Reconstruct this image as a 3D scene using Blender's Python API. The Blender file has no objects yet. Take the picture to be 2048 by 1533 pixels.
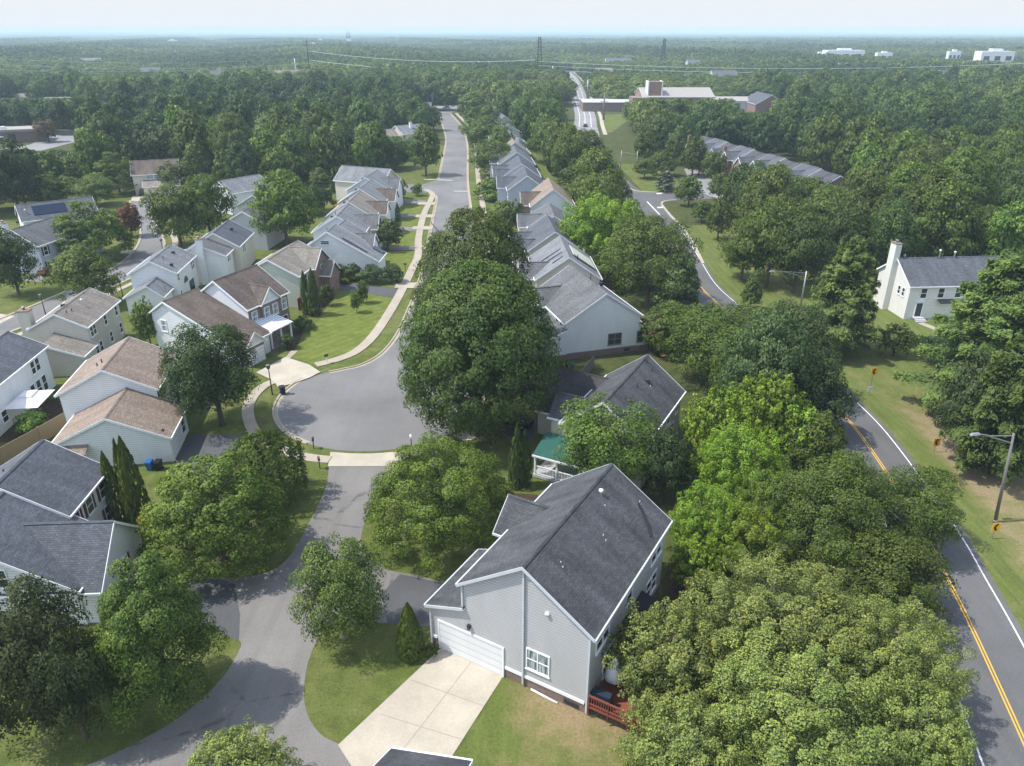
import bpy, bmesh, math, random
import numpy as np
from mathutils import Vector, geometry
R = math.radians
random.seed(7)
rng = np.random.default_rng(11)
sc = bpy.context.scene
col = sc.collection

# ------------------------------------------------------------------ camera and survey helper
F_PX, H = 1480.0, 41.0                       # focal length in pixels of a 2048-wide frame, flying height in metres
PIT = math.atan((766.5 - 64) / F_PX)
CP, SP = math.cos(PIT), math.sin(PIT)
def at(u, v, z=0.0):
    """ground survey: the world point at height z seen at pixel (u, v) of the 2048 x 1533 photograph"""
    x = (u - 1024) / F_PX; y = (v - 766.5) / F_PX
    t = (H - z) / (SP + y * CP)
    return Vector((x * t, (CP - y * SP) * t, z))
def xy(u, v, z=0.0):
    p = at(u, v, z); return (p.x, p.y)
def depth(x, y, z):
    return y * CP - (z - H) * SP
def height_at(y, v):
    """height of a point at forward distance y that shows at picture row v"""
    k = (v - 766.5) / F_PX
    return H - y * (SP + k * CP) / (CP - k * SP)

cam_d = bpy.data.cameras.new('camera'); cam = bpy.data.objects.new('camera', cam_d); col.objects.link(cam)
cam.location = (0, 0, H); cam.rotation_euler = (math.pi / 2 - PIT, 0, 0)
cam_d.sensor_width = 36; cam_d.lens = 36 * F_PX / 2048; cam_d.clip_end = 60000; cam_d.clip_start = .5
sc.camera = cam

# ------------------------------------------------------------------ light
SUN_EL, SUN_AZ = 58, 185                     # azimuth of the sun measured from +x, counter-clockwise: it stands to the left
w = bpy.data.worlds.new('World'); sc.world = w; w.use_nodes = True
nt = w.node_tree; bg = nt.nodes['Background']
sky = nt.nodes.new('ShaderNodeTexSky'); sky.sky_type = 'NISHITA'; sky.sun_disc = False
sky.sun_elevation = R(SUN_EL); sky.sun_rotation = R(90 - SUN_AZ)
sky.air_density = 1.0; sky.dust_density = 0.4; sky.ozone_density = 1.0
hs_ = nt.nodes.new('ShaderNodeHueSaturation'); hs_.inputs['Saturation'].default_value = .6; nt.links.new(sky.outputs[0], hs_.inputs['Color'])
tcw = nt.nodes.new('ShaderNodeTexCoord'); spw = nt.nodes.new('ShaderNodeSeparateXYZ'); nt.links.new(tcw.outputs['Generated'], spw.inputs[0])
mrw = nt.nodes.new('ShaderNodeMapRange'); mrw.interpolation_type = 'SMOOTHSTEP'; mrw.inputs['From Min'].default_value = .02; mrw.inputs['From Max'].default_value = .3; nt.links.new(spw.outputs[2], mrw.inputs[0])
mxw = nt.nodes.new('ShaderNodeMix'); mxw.data_type = 'RGBA'; nt.links.new(mrw.outputs[0], mxw.inputs[0]); mxw.inputs[6].default_value = (2.38, 2.5, 2.6, 1); nt.links.new(hs_.outputs[0], mxw.inputs[7])   # pale summer haze low in the sky
nt.links.new(mxw.outputs[2], bg.inputs[0]); bg.inputs[1].default_value = 0.15
sd = bpy.data.lights.new('sun', 'SUN'); so = bpy.data.objects.new('sun', sd); col.objects.link(so)
sd.energy = 2.4; sd.angle = R(.6); sd.color = (1, .95, .87)
a = R(SUN_AZ); e = R(SUN_EL)
so.rotation_euler = Vector((math.cos(e) * math.cos(a), math.cos(e) * math.sin(a), math.sin(e))).to_track_quat('Z', 'Y').to_euler()
sc.view_settings.view_transform = 'Standard'; sc.view_settings.look = 'None'; sc.view_settings.gamma = 1
sc.view_settings.exposure = 1.25
sc.render.engine = 'CYCLES'
cy = sc.cycles
cy.max_bounces = 5; cy.diffuse_bounces = 3; cy.glossy_bounces = 2; cy.transmission_bounces = 2; cy.volume_bounces = 3
cy.use_denoising = True
cy.denoising_prefilter = 'ACCURATE'
cy.sample_clamp_indirect = 4

# ------------------------------------------------------------------ materials
MATS = {}
class N:
    def __init__(s, name):
        s.m = bpy.data.materials.new(name); s.m.use_nodes = True
        s.t = s.m.node_tree; s.b = s.t.nodes['Principled BSDF']; s.out = s.t.nodes['Material Output']
        s.b.inputs['Roughness'].default_value = .85
        s.b.inputs['Specular IOR Level'].default_value = .25
        MATS[name] = s.m
    def n(s, typ, ins=None, **kw):
        d = s.t.nodes.new('ShaderNode' + typ)
        for k, v in kw.items(): setattr(d, k, v)
        for k, v in (ins or {}).items(): s.put(d, k, v)
        return d
    def put(s, d, k, v):
        if isinstance(v, bpy.types.NodeSocket): s.t.links.new(v, d.inputs[k])
        elif isinstance(v, bpy.types.Node): s.t.links.new(v.outputs[0], d.inputs[k])
        else: d.inputs[k].default_value = v
    def mix(s, f, a_, b_, mode='MIX'):
        d = s.t.nodes.new('ShaderNodeMix'); d.data_type = 'RGBA'; d.blend_type = mode
        for k, v in ((0, f), (6, a_), (7, b_)):
            if isinstance(v, tuple) and len(v) == 3: v = (*v, 1)
            s.put(d, k, v)
        return d.outputs[2]
    def noise(s, vec, scale, detail=3, rough=.55):
        return s.n('TexNoise', {'Vector': vec, 'Scale': scale, 'Detail': detail, 'Roughness': rough}).outputs['Fac']
    def ramp(s, f, lo, hi):
        return s.n('MapRange', {'Value': f, 'From Min': lo, 'From Max': hi}).outputs[0]
    def math(s, op, a_, b_=0.0):
        return s.n('Math', {0: a_, 1: b_}, operation=op).outputs[0]
    def tc(s, which): return s.n('TexCoord').outputs[which]
    def uv(s): return s.n('UVMap').outputs[0]
    def bump(s, h, strength, dist=.05):
        s.t.links.new(s.n('Bump', {'Height': h, 'Strength': strength, 'Distance': dist}).outputs[0], s.b.inputs['Normal'])
    def base(s, c):
        s.put(s.b, 'Base Color', (*c, 1) if isinstance(c, tuple) and len(c) == 3 else c)

def sc3(c, k): return tuple(min(1, x * k) for x in c)
def plain(name, c, rough=.6, metal=0, var=.12):
    m = N(name); o = m.tc('Object')
    m.base(m.mix(m.noise(o, 1.7), sc3(c, 1 - var), sc3(c, 1 + var)))
    m.b.inputs['Roughness'].default_value = rough; m.b.inputs['Metallic'].default_value = metal
    return m.m
def siding(name, c, pitch=.24, line=.6):
    m = N(name); u = m.uv()
    sep = m.n('SeparateXYZ', {0: u})
    fr = m.math('FRACT', m.math('DIVIDE', sep.outputs[1], pitch))
    ln = m.ramp(fr, .0, .3)
    st = m.noise(m.n('Mapping', {'Vector': u, 'Scale': (.5, .12, 1)}), 1.5, 4)
    c2 = m.mix(m.ramp(st, .35, .7), sc3(c, .93), sc3(c, 1.03))
    m.base(m.mix(ln, sc3(c, line), c2))
    m.bump(fr, .5, .03); m.b.inputs['Roughness'].default_value = .7
    return m.m
def shingle(name, c, stain=None, row=.16, stainc=.55):
    m = N(name); u = m.uv()
    br = m.n('TexBrick', {'Vector': u, 'Color1': (*sc3(c, .8), 1), 'Color2': (*sc3(c, 1.2), 1), 'Mortar': (*sc3(c, .45), 1), 'Scale': 1.0,
                          'Mortar Size': .012, 'Brick Width': .36, 'Row Height': row, 'Bias': 0.0}, offset=.43)
    big = m.noise(m.n('Mapping', {'Vector': u, 'Scale': (.55, .16, 1)}), 1.2, 4)
    v = m.mix(m.ramp(big, .32, .68), (stainc,) * 3, (1.26,) * 3)
    fine = m.noise(u, 7, 3)
    v2 = m.mix(m.ramp(fine, .25, .75), (.78,) * 3, (1.22,) * 3)
    c1 = m.mix(1.0, br.outputs[0], v, 'MULTIPLY')
    m.base(m.mix(1.0, c1, v2, 'MULTIPLY'))
    m.bump(br.outputs['Fac'], .4, .03); m.b.inputs['Roughness'].default_value = .9
    m.b.inputs['Specular IOR Level'].default_value = .35
    return m.m
def brick(name, c):
    m = N(name); u = m.uv()
    br = m.n('TexBrick', {'Vector': u, 'Color1': (*sc3(c, .75), 1), 'Color2': (*sc3(c, 1.25), 1), 'Mortar': (.33, .3, .27, 1), 'Scale': 1.0,
                          'Mortar Size': .012, 'Brick Width': .24, 'Row Height': .085})
    m.base(m.mix(m.ramp(m.noise(u, .9, 4), .3, .7), br.outputs[0], m.mix(1.0, br.outputs[0], (.8, .78, .78), 'MULTIPLY')))
    return m.m
def asphalt(name, c, crack=True, streak=.5):
    m = N(name); o = m.tc('Object')
    big = m.noise(o, .09, 5, .6); mid = m.noise(o, .8, 4); fine = m.noise(o, 9, 3)
    tr = m.noise(m.n('Mapping', {'Vector': o, 'Scale': (.9, .07, 1)}), 1.0, 3)
    cc = m.mix(m.ramp(big, .3, .7), sc3(c, .8), sc3(c, 1.18))
    cc = m.mix(m.ramp(fine, .3, .7), m.mix(1.0, cc, (.84,) * 3, 'MULTIPLY'), m.mix(1.0, cc, (1.1, 1.1, 1.1), 'MULTIPLY'))
    cc = m.mix(m.math('MULTIPLY', m.ramp(tr, .45, .75), streak), cc, m.mix(1.0, cc, (.76,) * 3, 'MULTIPLY'))
    if crack:
        vo = m.n('TexVoronoi', {'Vector': m.n('Mapping', {'Vector': m.mix(.35, o, m.n('TexNoise', {'Vector': o, 'Scale': .35}).outputs[1]), 'Scale': (.1, .1, .1)}), 'Scale': 1.6}, feature='DISTANCE_TO_EDGE').outputs[0]
        k = m.math('MULTIPLY', m.math('SUBTRACT', 1.0, m.ramp(vo, .0, .016)), m.ramp(mid, .45, .6))
        cc = m.mix(m.math('MULTIPLY', k, .75), cc, sc3(c, .35))
    m.base(cc); m.bump(fine, .25, .02)
    return m.m
def grass(name, c, dry, amount=.5, lo=.45, hi=.7, scale=.09, mow=None):
    m = N(name); o = m.tc('Object')
    big = m.noise(o, scale, 5, .6); mid = m.noise(o, .55, 5, .65); fine = m.noise(o, 5.5, 4, .7)
    cc = m.mix(m.ramp(mid, .28, .72), sc3(c, .72), sc3(c, 1.22))
    cc = m.mix(m.math('MULTIPLY', m.ramp(m.math('ADD', m.math('MULTIPLY', big, .65), m.math('MULTIPLY', mid, .35)), lo, hi), amount), cc, dry)
    if mow:
        d = m.n('Mapping', {'Vector': o, 'Rotation': (0, 0, R(mow))})
        wv = m.n('TexWave', {'Vector': d, 'Scale': .22, 'Distortion': .6, 'Detail': 1.0, 'Detail Scale': .4}).outputs[1]
        cc = m.mix(m.math('MULTIPLY', wv, .35), cc, m.mix(1.0, cc, (1.45, 1.35, 1.3), 'MULTIPLY'))
    cc = m.mix(m.ramp(fine, .25, .75), m.mix(1.0, cc, (.62, .64, .6), 'MULTIPLY'), m.mix(1.0, cc, (1.3, 1.28, 1.25), 'MULTIPLY'))
    m.base(cc); m.bump(fine, .6, .12); m.b.inputs['Roughness'].default_value = .95; m.b.inputs['Specular IOR Level'].default_value = .08
    return m.m
def concrete(name, c):
    m = N(name); o = m.tc('Object')
    cc = m.mix(m.ramp(m.noise(o, .35, 5, .6), .3, .72), sc3(c, .84), sc3(c, 1.1))
    cc = m.mix(m.ramp(m.noise(o, 5, 3), .3, .7), m.mix(1.0, cc, (.9, .9, .89), 'MULTIPLY'), cc)
    m.base(cc); return m.m
def foliage():
    m = N('foliage'); oi = m.n('ObjectInfo'); ge = m.n('NewGeometry')
    ri = ge.outputs['Random Per Island']
    c0 = oi.outputs['Color']
    lo = m.mix(1.0, c0, (.8, .83, .8), 'MULTIPLY'); hi = m.mix(1.0, c0, (1.28, 1.2, 1.15), 'MULTIPLY')
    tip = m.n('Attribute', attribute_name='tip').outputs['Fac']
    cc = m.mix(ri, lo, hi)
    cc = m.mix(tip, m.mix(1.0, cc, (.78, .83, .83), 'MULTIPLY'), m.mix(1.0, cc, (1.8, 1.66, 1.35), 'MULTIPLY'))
    o = m.tc('Object')
    cl = m.noise(o, 5.0, 2)
    cc = m.mix(m.ramp(cl, .35, .68), m.mix(1.0, cc, (.78, .84, .8), 'MULTIPLY'), m.mix(1.0, cc, (1.2, 1.12, 1.05), 'MULTIPLY'))
    hs = m.n('HueSaturation', {'Hue': m.math('ADD', .486, m.math('MULTIPLY', oi.outputs['Random'], .02)),
                               'Value': m.math('ADD', .86, m.math('MULTIPLY', oi.outputs['Random'], .32)), 'Color': cc})
    m.base(hs.outputs[0]); m.b.inputs['Roughness'].default_value = .6; m.b.inputs['Specular IOR Level'].default_value = .22
    tr = m.n('BsdfTranslucent', {'Color': m.mix(1.0, hs.outputs[0], (1.35, 1.4, .75), 'MULTIPLY')})
    mx = m.n('MixShader', {0: .29, 1: m.b.outputs[0], 2: tr.outputs[0]})
    m.t.links.new(mx.outputs[0], m.out.inputs[0])
    return m.m

def worn(name, c, dry, soil):
    m = N(name); o = m.tc('Object'); at_ = m.n('Attribute', attribute_name='wear').outputs['Fac']
    mid = m.noise(o, .5, 5, .65); fine = m.noise(o, 5.0, 4, .7); big = m.noise(o, .13, 4)
    st = m.noise(m.n('Mapping', {'Vector': o, 'Rotation': (0, 0, R(12)), 'Scale': (1.6, .12, 1)}), 1.0, 3)
    k = m.math('ADD', m.math('ADD', at_, m.math('MULTIPLY', m.math('SUBTRACT', mid, .5), 1.7)), m.math('MULTIPLY', m.math('SUBTRACT', big, .5), .7))
    cc = m.mix(m.ramp(st, .3, .7), sc3(c, .84), sc3(c, 1.2))
    cc = m.mix(m.ramp(k, .1, .85), cc, dry); cc = m.mix(m.math('MULTIPLY', m.ramp(k, .55, 1.05), .8), cc, soil)
    cc = m.mix(m.ramp(fine, .25, .75), m.mix(1.0, cc, (.66, .68, .64), 'MULTIPLY'), m.mix(1.0, cc, (1.28, 1.26, 1.22), 'MULTIPLY'))
    m.base(cc); m.bump(fine, .6, .12); m.b.inputs['Roughness'].default_value = .95; m.b.inputs['Specular IOR Level'].default_value = .08
worn('worn_verge', (.108, .135, .038), (.2, .17, .085), (.26, .205, .135)); worn('worn_yard', (.098, .125, .033), (.2, .17, .08), (.25, .185, .115))
asphalt('asphalt_street', (.172, .168, .166), False, .35)
asphalt('asphalt_old', (.18, .172, .163), True, .6)
asphalt('asphalt_dark', (.085, .087, .092), False, .3)
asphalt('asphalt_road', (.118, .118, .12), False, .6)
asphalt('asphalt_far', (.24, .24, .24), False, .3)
concrete('concrete', (.37, .325, .26)); concrete('concrete_pale', (.43, .385, .315)); concrete('kerb_concrete', (.36, .31, .24))
grass('ground_cover', (.062, .078, .026), (.13, .11, .055), .55)
grass('lawn_grass', (.098, .125, .032), (.19, .165, .08), .55, .47, .66)
grass('mown_grass', (.118, .148, .034), (.2, .18, .07), .25, .5, .75, .09, 40)
grass('dry_grass', (.112, .132, .042), (.27, .215, .12), .85, .46, .62, .07)
grass('verge_grass', (.1, .135, .034), (.22, .2, .085), .5, .45, .7)
grass('mulch', (.062, .046, .03), (.095, .07, .042), .6)
grass('bare_soil', (.3, .2, .13), (.36, .26, .17), .7)
for nme, c in dict(siding_gray=(.49, .487, .49), siding_white=(.74, .755, .76), siding_cream=(.62, .58, .49), siding_pale=(.71, .7, .67), siding_beige=(.56, .53, .46), siding_tan=(.47, .43, .35),
                   siding_blue=(.42, .46, .52), siding_sage=(.56, .58, .5), siding_far=(.5, .51, .53)).items(): siding(nme, c)
siding('garage_panel', (.72, .73, .73), .6, .72)
siding('fence_boards', (.3, .22, .13), .15, .6)
shingle('shingle_charcoal', (.074, .077, .084)); shingle('shingle_slate', (.084, .093, .108), row=.17, stainc=.8)
shingle('shingle_gray', (.118, .122, .13), stainc=.75); shingle('shingle_light', (.165, .175, .186), stainc=.8)
shingle('shingle_tan', (.225, .175, .14), stainc=.85); shingle('shingle_brown', (.115, .092, .078), stainc=.7)
shingle('shingle_taupe', (.2, .18, .155), stainc=.8); shingle('shingle_black', (.05, .048, .05), stainc=.8)
brick('brick_red', (.22, .105, .07)); brick('brick_brown', (.19, .125, .095)); brick('brick_foundation', (.17, .092, .068))
plain('white_trim', (.76, .77, .78), .5); plain('gray_trim', (.5, .52, .55), .5)
plain('dark_flashing', (.02, .02, .023), .7)
plain('metal_gray', (.35, .36, .37), .45, .6); plain('metal_dark', (.035, .035, .038), .5); plain('metal_pole', (.16, .15, .14), .6)
plain('metal_white', (.78, .78, .78), .4); plain('roof_metal_white', (.78, .8, .82), .35); plain('roof_green', (.018, .085, .068), .5)
plain('shutter_brown', (.13, .045, .028), .6); plain('shutter_black', (.015, .016, .018), .6)
plain('door_red', (.18, .02, .015), .5); plain('door_white', (.7, .7, .7), .5); plain('door_dark', (.04, .06, .06), .5)
plain('wood_red', (.2, .06, .04), .7); plain('wood_orange', (.42, .2, .1), .8); plain('wood_gray', (.2, .18, .16), .8)
plain('plastic_navy', (.012, .02, .04), .4); plain('plastic_blue', (.015, .1, .3), .4); plain('plastic_black', (.012, .012, .014), .4)
plain('canvas_white', (.8, .79, .78), .8); plain('canvas_black', (.02, .021, .025), .8)
plain('paint_white', (.72, .72, .7), .7); plain('paint_yellow', (.62, .36, .05), .7); plain('sign_yellow', (.85, .45, .02), .5); plain('sign_black', (.012, .012, .012), .5)
plain('car_black', (.012, .013, .015), .2); plain('car_white', (.7, .7, .7), .25); plain('car_silver', (.4, .41, .42), .25); plain('tyre', (.012, .012, .012), .8)
plain('slate_flat', (.42, .42, .43), .8); plain('roof_pale', (.3, .28, .26), .8); plain('joint_gray', (.24, .215, .18), .8); plain('bark', (.1, .078, .06), .9, 0, .35); plain('bark_pale', (.22, .19, .16), .9, 0, .3)
plain('skin_pink', (.65, .25, .2), .6)
m = N('pane_glass'); o_ = m.tc('Object'); m.base(m.mix(m.ramp(m.noise(o_, .6, 2), .35, .65), (.012, .016, .02), (.05, .06, .07)))
m.b.inputs['Roughness'].default_value = .12; m.b.inputs['Specular IOR Level'].default_value = .5
m = N('curtain_glass'); o_ = m.tc('Object'); m.base(m.mix(m.ramp(m.noise(m.n('Mapping', {'Vector': o_, 'Scale': (4, 4, .3)}), 2, 2), .4, .6), (.1, .13, .14), (.42, .47, .47)))
m.b.inputs['Roughness'].default_value = .15
m = N('solar_glass'); m.base((.012, .02, .045)); m.b.inputs['Roughness'].default_value = .15
m = N('awning_metal'); sp = m.n('SeparateXYZ', {0: m.uv()}); m.base(m.mix(m.ramp(m.math('FRACT', m.math('MULTIPLY', sp.outputs[0], 2.2)), .45, .55), (.38, .42, .5), (.8, .81, .83)))
FOL = foliage()

# ------------------------------------------------------------------ mesh builder
class MB:
    def __init__(s): s.bm = bmesh.new(); s.mats = []
    def mi(s, m):
        if m not in s.mats: s.mats.append(m)
        return s.mats.index(m)
    def solid(s, bottom, top, m):
        n = len(bottom); vb = [s.bm.verts.new(p) for p in bottom]; vt = [s.bm.verts.new(p) for p in top]; i = s.mi(m)
        fs = [s.bm.faces.new(vb[::-1]), s.bm.faces.new(vt)] + [s.bm.faces.new((vb[k], vb[(k + 1) % n], vt[(k + 1) % n], vt[k])) for k in range(n)]
        for f in fs: f.material_index = i
        bmesh.ops.recalc_face_normals(s.bm, faces=fs); return s
    def box(s, x0, x1, y0, y1, z0, z1, m):
        return s.solid([(x0, y0, z0), (x1, y0, z0), (x1, y1, z0), (x0, y1, z0)], [(x0, y0, z1), (x1, y0, z1), (x1, y1, z1), (x0, y1, z1)], m)
    def bar(s, p, q, wd, ht, m):
        p = Vector(p); q = Vector(q); d = (q - p).normalized()
        sd_ = d.cross(Vector((0, 0, 1)));
        if sd_.length < 1e-4: sd_ = Vector((1, 0, 0))
        sd_.normalize(); up = sd_.cross(d).normalized(); a_ = sd_ * wd / 2; b_ = up * ht / 2
        return s.solid([p - a_ - b_, p + a_ - b_, p + a_ + b_, p - a_ + b_], [q - a_ - b_, q + a_ - b_, q + a_ + b_, q - a_ + b_], m)
    def tube(s, pts, rad, m, seg=8, cap=True):
        pts = [Vector(p) for p in pts]; rings = []; i = s.mi(m)
        if not hasattr(rad, '__len__'): rad = [rad] * len(pts)
        for k, p in enumerate(pts):
            d = (pts[min(k + 1, len(pts) - 1)] - pts[max(k - 1, 0)]).normalized()
            x = d.cross(Vector((.13, .97, .2))); x = x.normalized(); y = d.cross(x)
            rings.append([s.bm.verts.new(p + (x * math.cos(t) + y * math.sin(t)) * rad[k]) for t in [2 * math.pi * j / seg for j in range(seg)]])
        fs = []
        for a_, b_ in zip(rings, rings[1:]):
            fs += [s.bm.faces.new((a_[j], a_[(j + 1) % seg], b_[(j + 1) % seg], b_[j])) for j in range(seg)]
        if cap: fs += [s.bm.faces.new(rings[0][::-1]), s.bm.faces.new(rings[-1])]
        for f in fs: f.material_index = i; f.smooth = len(rings) > 0 and seg > 5
        bmesh.ops.recalc_face_normals(s.bm, faces=fs); return s
    def lathe(s, prof, m, seg=14, c=(0, 0)):
        return s.tube([(c[0], c[1], z) for r, z in prof], [max(r, .002) for r, z in prof], m, seg)
    def sheet(s, pts, m, z=None):
        vs = [Vector((p[0], p[1], z if z is not None else p[2])) for p in pts]
        tris = geometry.tessellate_polygon([vs]); bv = [s.bm.verts.new(v) for v in vs]; i = s.mi(m)
        for t in tris:
            try: f = s.bm.faces.new([bv[k] for k in t])
            except ValueError: continue
            f.normal_update()
            if f.normal.z < 0: f.normal_flip()
            f.material_index = i
        return s
    def ribbon(s, pts, wl, wr, z0, z1, m):
        """strip along pts reaching wl to the left and wr to the right, from z0 up to z1 (flat when z0 is None)"""
        P = [Vector((p[0], p[1], 0)) for p in pts]; L = []; Q = []
        for k, p in enumerate(P):
            d = (P[min(k + 1, len(P) - 1)] - P[max(k - 1, 0)]).normalized(); n = Vector((-d.y, d.x, 0))
            L.append(p + n * wl); Q.append(p - n * wr)
        i = s.mi(m); up = Vector((0, 0, z1))
        lt = [s.bm.verts.new(p + up) for p in L]; rt = [s.bm.verts.new(p + up) for p in Q]; fs = []
        for k in range(len(P) - 1): fs.append(s.bm.faces.new((rt[k], rt[k + 1], lt[k + 1], lt[k])))
        if z0 is not None:
            dn = Vector((0, 0, z0)); lb = [s.bm.verts.new(p + dn) for p in L]; rb = [s.bm.verts.new(p + dn) for p in Q]
            for k in range(len(P) - 1):
                fs.append(s.bm.faces.new((lt[k], lt[k + 1], lb[k + 1], lb[k]))); fs.append(s.bm.faces.new((rb[k], rb[k + 1], rt[k + 1], rt[k])))
            fs.append(s.bm.faces.new((lt[0], lb[0], rb[0], rt[0]))); fs.append(s.bm.faces.new((rt[-1], rb[-1], lb[-1], lt[-1])))
        for f in fs: f.material_index = i
        return s
    def build(s, name, parent=None, uv=True):
        me = bpy.data.meshes.new(name)
        if uv:
            l = s.bm.loops.layers.uv.new('UVMap')
            for f in s.bm.faces:
                f.normal_update(); n = f.normal
                t = Vector((-n.y, n.x, 0))
                t = t.normalized() if t.length > 1e-3 else Vector((1, 0, 0))
                b_ = n.cross(t)
                for lp in f.loops: lp[l].uv = (lp.vert.co.dot(t), lp.vert.co.dot(b_))
        s.bm.to_mesh(me); s.bm.free()
        for m_ in s.mats: me.materials.append(MATS[m_])
        ob = bpy.data.objects.new(name, me); col.objects.link(ob)
        if parent: ob.parent = parent
        return ob
def tag(ob, label=None, cat=None, group=None, kind=None):
    for k, v in (('label', label), ('category', cat), ('group', group), ('kind', kind)):
        if v: ob[k] = v
    return ob
def thing(name, label, cat, loc=(0, 0, 0), rz=0.0, group=None):
    ob = bpy.data.objects.new(name, None); col.objects.link(ob); ob.empty_display_size = .3
    ob.location = loc; ob.rotation_euler = (0, 0, rz)
    return tag(ob, label, cat, group)
def copy_tree(o, parent=None):
    c = o.copy(); col.objects.link(c); c.parent = parent
    for ch in list(o.children): copy_tree(ch, c)
    return c
def structure(name, mb): return tag(mb.build(name, uv=False), kind='structure')
def smooth(pts, n=6):
    P = [Vector((p[0], p[1], 0)) for p in pts]; out = []
    for k in range(len(P) - 1):
        a_, b_, c_, d_ = P[max(k - 1, 0)], P[k], P[k + 1], P[min(k + 2, len(P) - 1)]
        for j in range(n):
            t = j / n
            out.append(.5 * ((2 * b_) + (c_ - a_) * t + (2 * a_ - 5 * b_ + 4 * c_ - d_) * t * t + (3 * b_ - a_ - 3 * c_ + d_) * t ** 3))
    return [(p.x, p.y) for p in out + [P[-1]]]
def px(*uv, z=0): return [xy(u, v, z) for u, v in uv]
HAZE = 0.00021
# ------------------------------------------------------------------ ground, roads, lawns
mb = MB(); mb.sheet([(-15000, -300), (15000, -300), (15000, 17000), (-15000, 17000)], 'ground_cover', 0)
structure('ground', mb)

# the street and its turning circle
SLEFT = px((878, 226), (884, 250), (890, 270), (891, 286), (887, 308), (881, 335), (876, 359)) 
SLEFT2 = px((866, 386), (872, 396), (866, 430), (858, 470), (850, 510), (843, 545), (828, 592), (812, 630), (797, 664), (778, 692), (755, 714), (722, 731), (684, 740), (646, 748), (614, 757), (586, 769))
BC, BR = (-16.2, 81.75), 12.65
arc = [(BC[0] + BR * math.cos(R(t)), BC[1] + BR * math.sin(R(t))) for t in range(130, 396, 6)]
SRIGHT = [(-5.5, 92), (-4.7, 99), (-5.6, 106), (-6.6, 115), (-7.4, 130), (-8.6, 160), (-10.2, 186)] + px((942, 412), (937, 372), (936, 335), (936, 297), (932, 273), (925, 255), (914, 241), (901, 227))
sl2 = smooth(SLEFT2); sr = smooth(SRIGHT)
street = MB(); street.sheet(smooth(SLEFT) + sl2[:-3] + arc + sr, 'asphalt_street', .016)
street.sheet(px((840, 371), (877, 360), (880, 384), (838, 386)) , 'asphalt_street', .02)
street.sheet([(-36, 226), xy(846, 371), xy(842, 385), (-36, 212)], 'asphalt_street', .012)
structure('street', street)
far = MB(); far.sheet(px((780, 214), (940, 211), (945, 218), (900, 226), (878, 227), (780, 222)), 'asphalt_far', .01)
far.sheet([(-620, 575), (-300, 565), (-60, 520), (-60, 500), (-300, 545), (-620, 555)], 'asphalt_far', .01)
structure('cross_road', far)
ln = MB()
for (a_, b_) in (((848, 359.5), (905, 361.5)), ((907, 383), (936, 383.5))):
    p, q = Vector(xy(*a_)), Vector(xy(*b_)); n = Vector((0, .45))
    ln.sheet([p, q, q + n, p + n], 'paint_white', .03)
structure('street_marking', ln)

# kerbs with their gutter, and pavements
kb = MB()
def kerb(pts, side):                 # side +1: the grass lies to the left of the line
    g = .45
    kb.ribbon(pts, g if side < 0 else 0, g if side > 0 else 0, None, .03, 'kerb_concrete')
    kb.ribbon(pts, .24 if side > 0 else 0, .24 if side < 0 else 0, -.05, .14, 'kerb_concrete')
kerb(list(reversed(sl2[4:-14])), 1)
arcL = [(BC[0] + BR * math.cos(R(t)), BC[1] + BR * math.sin(R(t))) for t in range(152, 244, 4)]
kerb(arcL, -1)
arcR = [(BC[0] + BR * math.cos(R(t)), BC[1] + BR * math.sin(R(t))) for t in range(312, 392, 5)]
kerb(arcR, -1)
kerb(sr, -1); kerb(list(reversed(smooth(SLEFT))), 1)
structure('kerb', kb)
wk = MB()
walk = smooth(px((838, 380), (856, 382), (865, 390), (861, 402), (850, 424), (843, 447), (837, 480), (836, 512), (825, 537), (802, 585), (775, 632), (745, 675), (712, 704), (675, 720), (632, 731)))
wk.ribbon(walk, .75, .75, -.02, .11, 'concrete')
walk2 = smooth(px((553, 762), (527, 774), (505, 796), (496, 818), (499, 843), (512, 868), (540, 890), (584, 909), (622, 917), (660, 921)))
wk.ribbon(walk2, .68, .68, -.02, .11, 'concrete')
rwalk = [(x + 3.1, y) for x, y in sr[20:]]
wk.ribbon(rwalk, .7, .7, -.02, .1, 'concrete')
for u, v in ((842, 408), (838, 433), (832, 457), (826, 497), (800, 572)):   # crossings of the driveways
    x, y = xy(u, v); wk.sheet([(x - .8, y - 1.5), (x + 3.9, y - 1.9), (x + 3.9, y + 1.6), (x - .8, y + 1.4)], 'concrete', .125)
structure('pavement', wk)

ap = MB()
ap.sheet(px((656, 934), (661, 905), (700, 908), (741, 908.5), (793, 905), (836, 896), (852, 905), (818, 918), (800, 924), (791, 934)), 'concrete_pale', .06)
ap.sheet(px((513, 747), (571, 716), (618, 731), (641, 746), (620, 757), (583, 770), (556, 776), (548, 764)), 'concrete_pale', .13)
ap.sheet(px((571, 716), (583, 702), (596, 703), (580, 718)), 'concrete', .06)
ap.sheet(px((1012, 862), (930, 885), (905, 872), (985, 845)), 'concrete_pale', .06)
structure('driveway_apron', ap)

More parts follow.
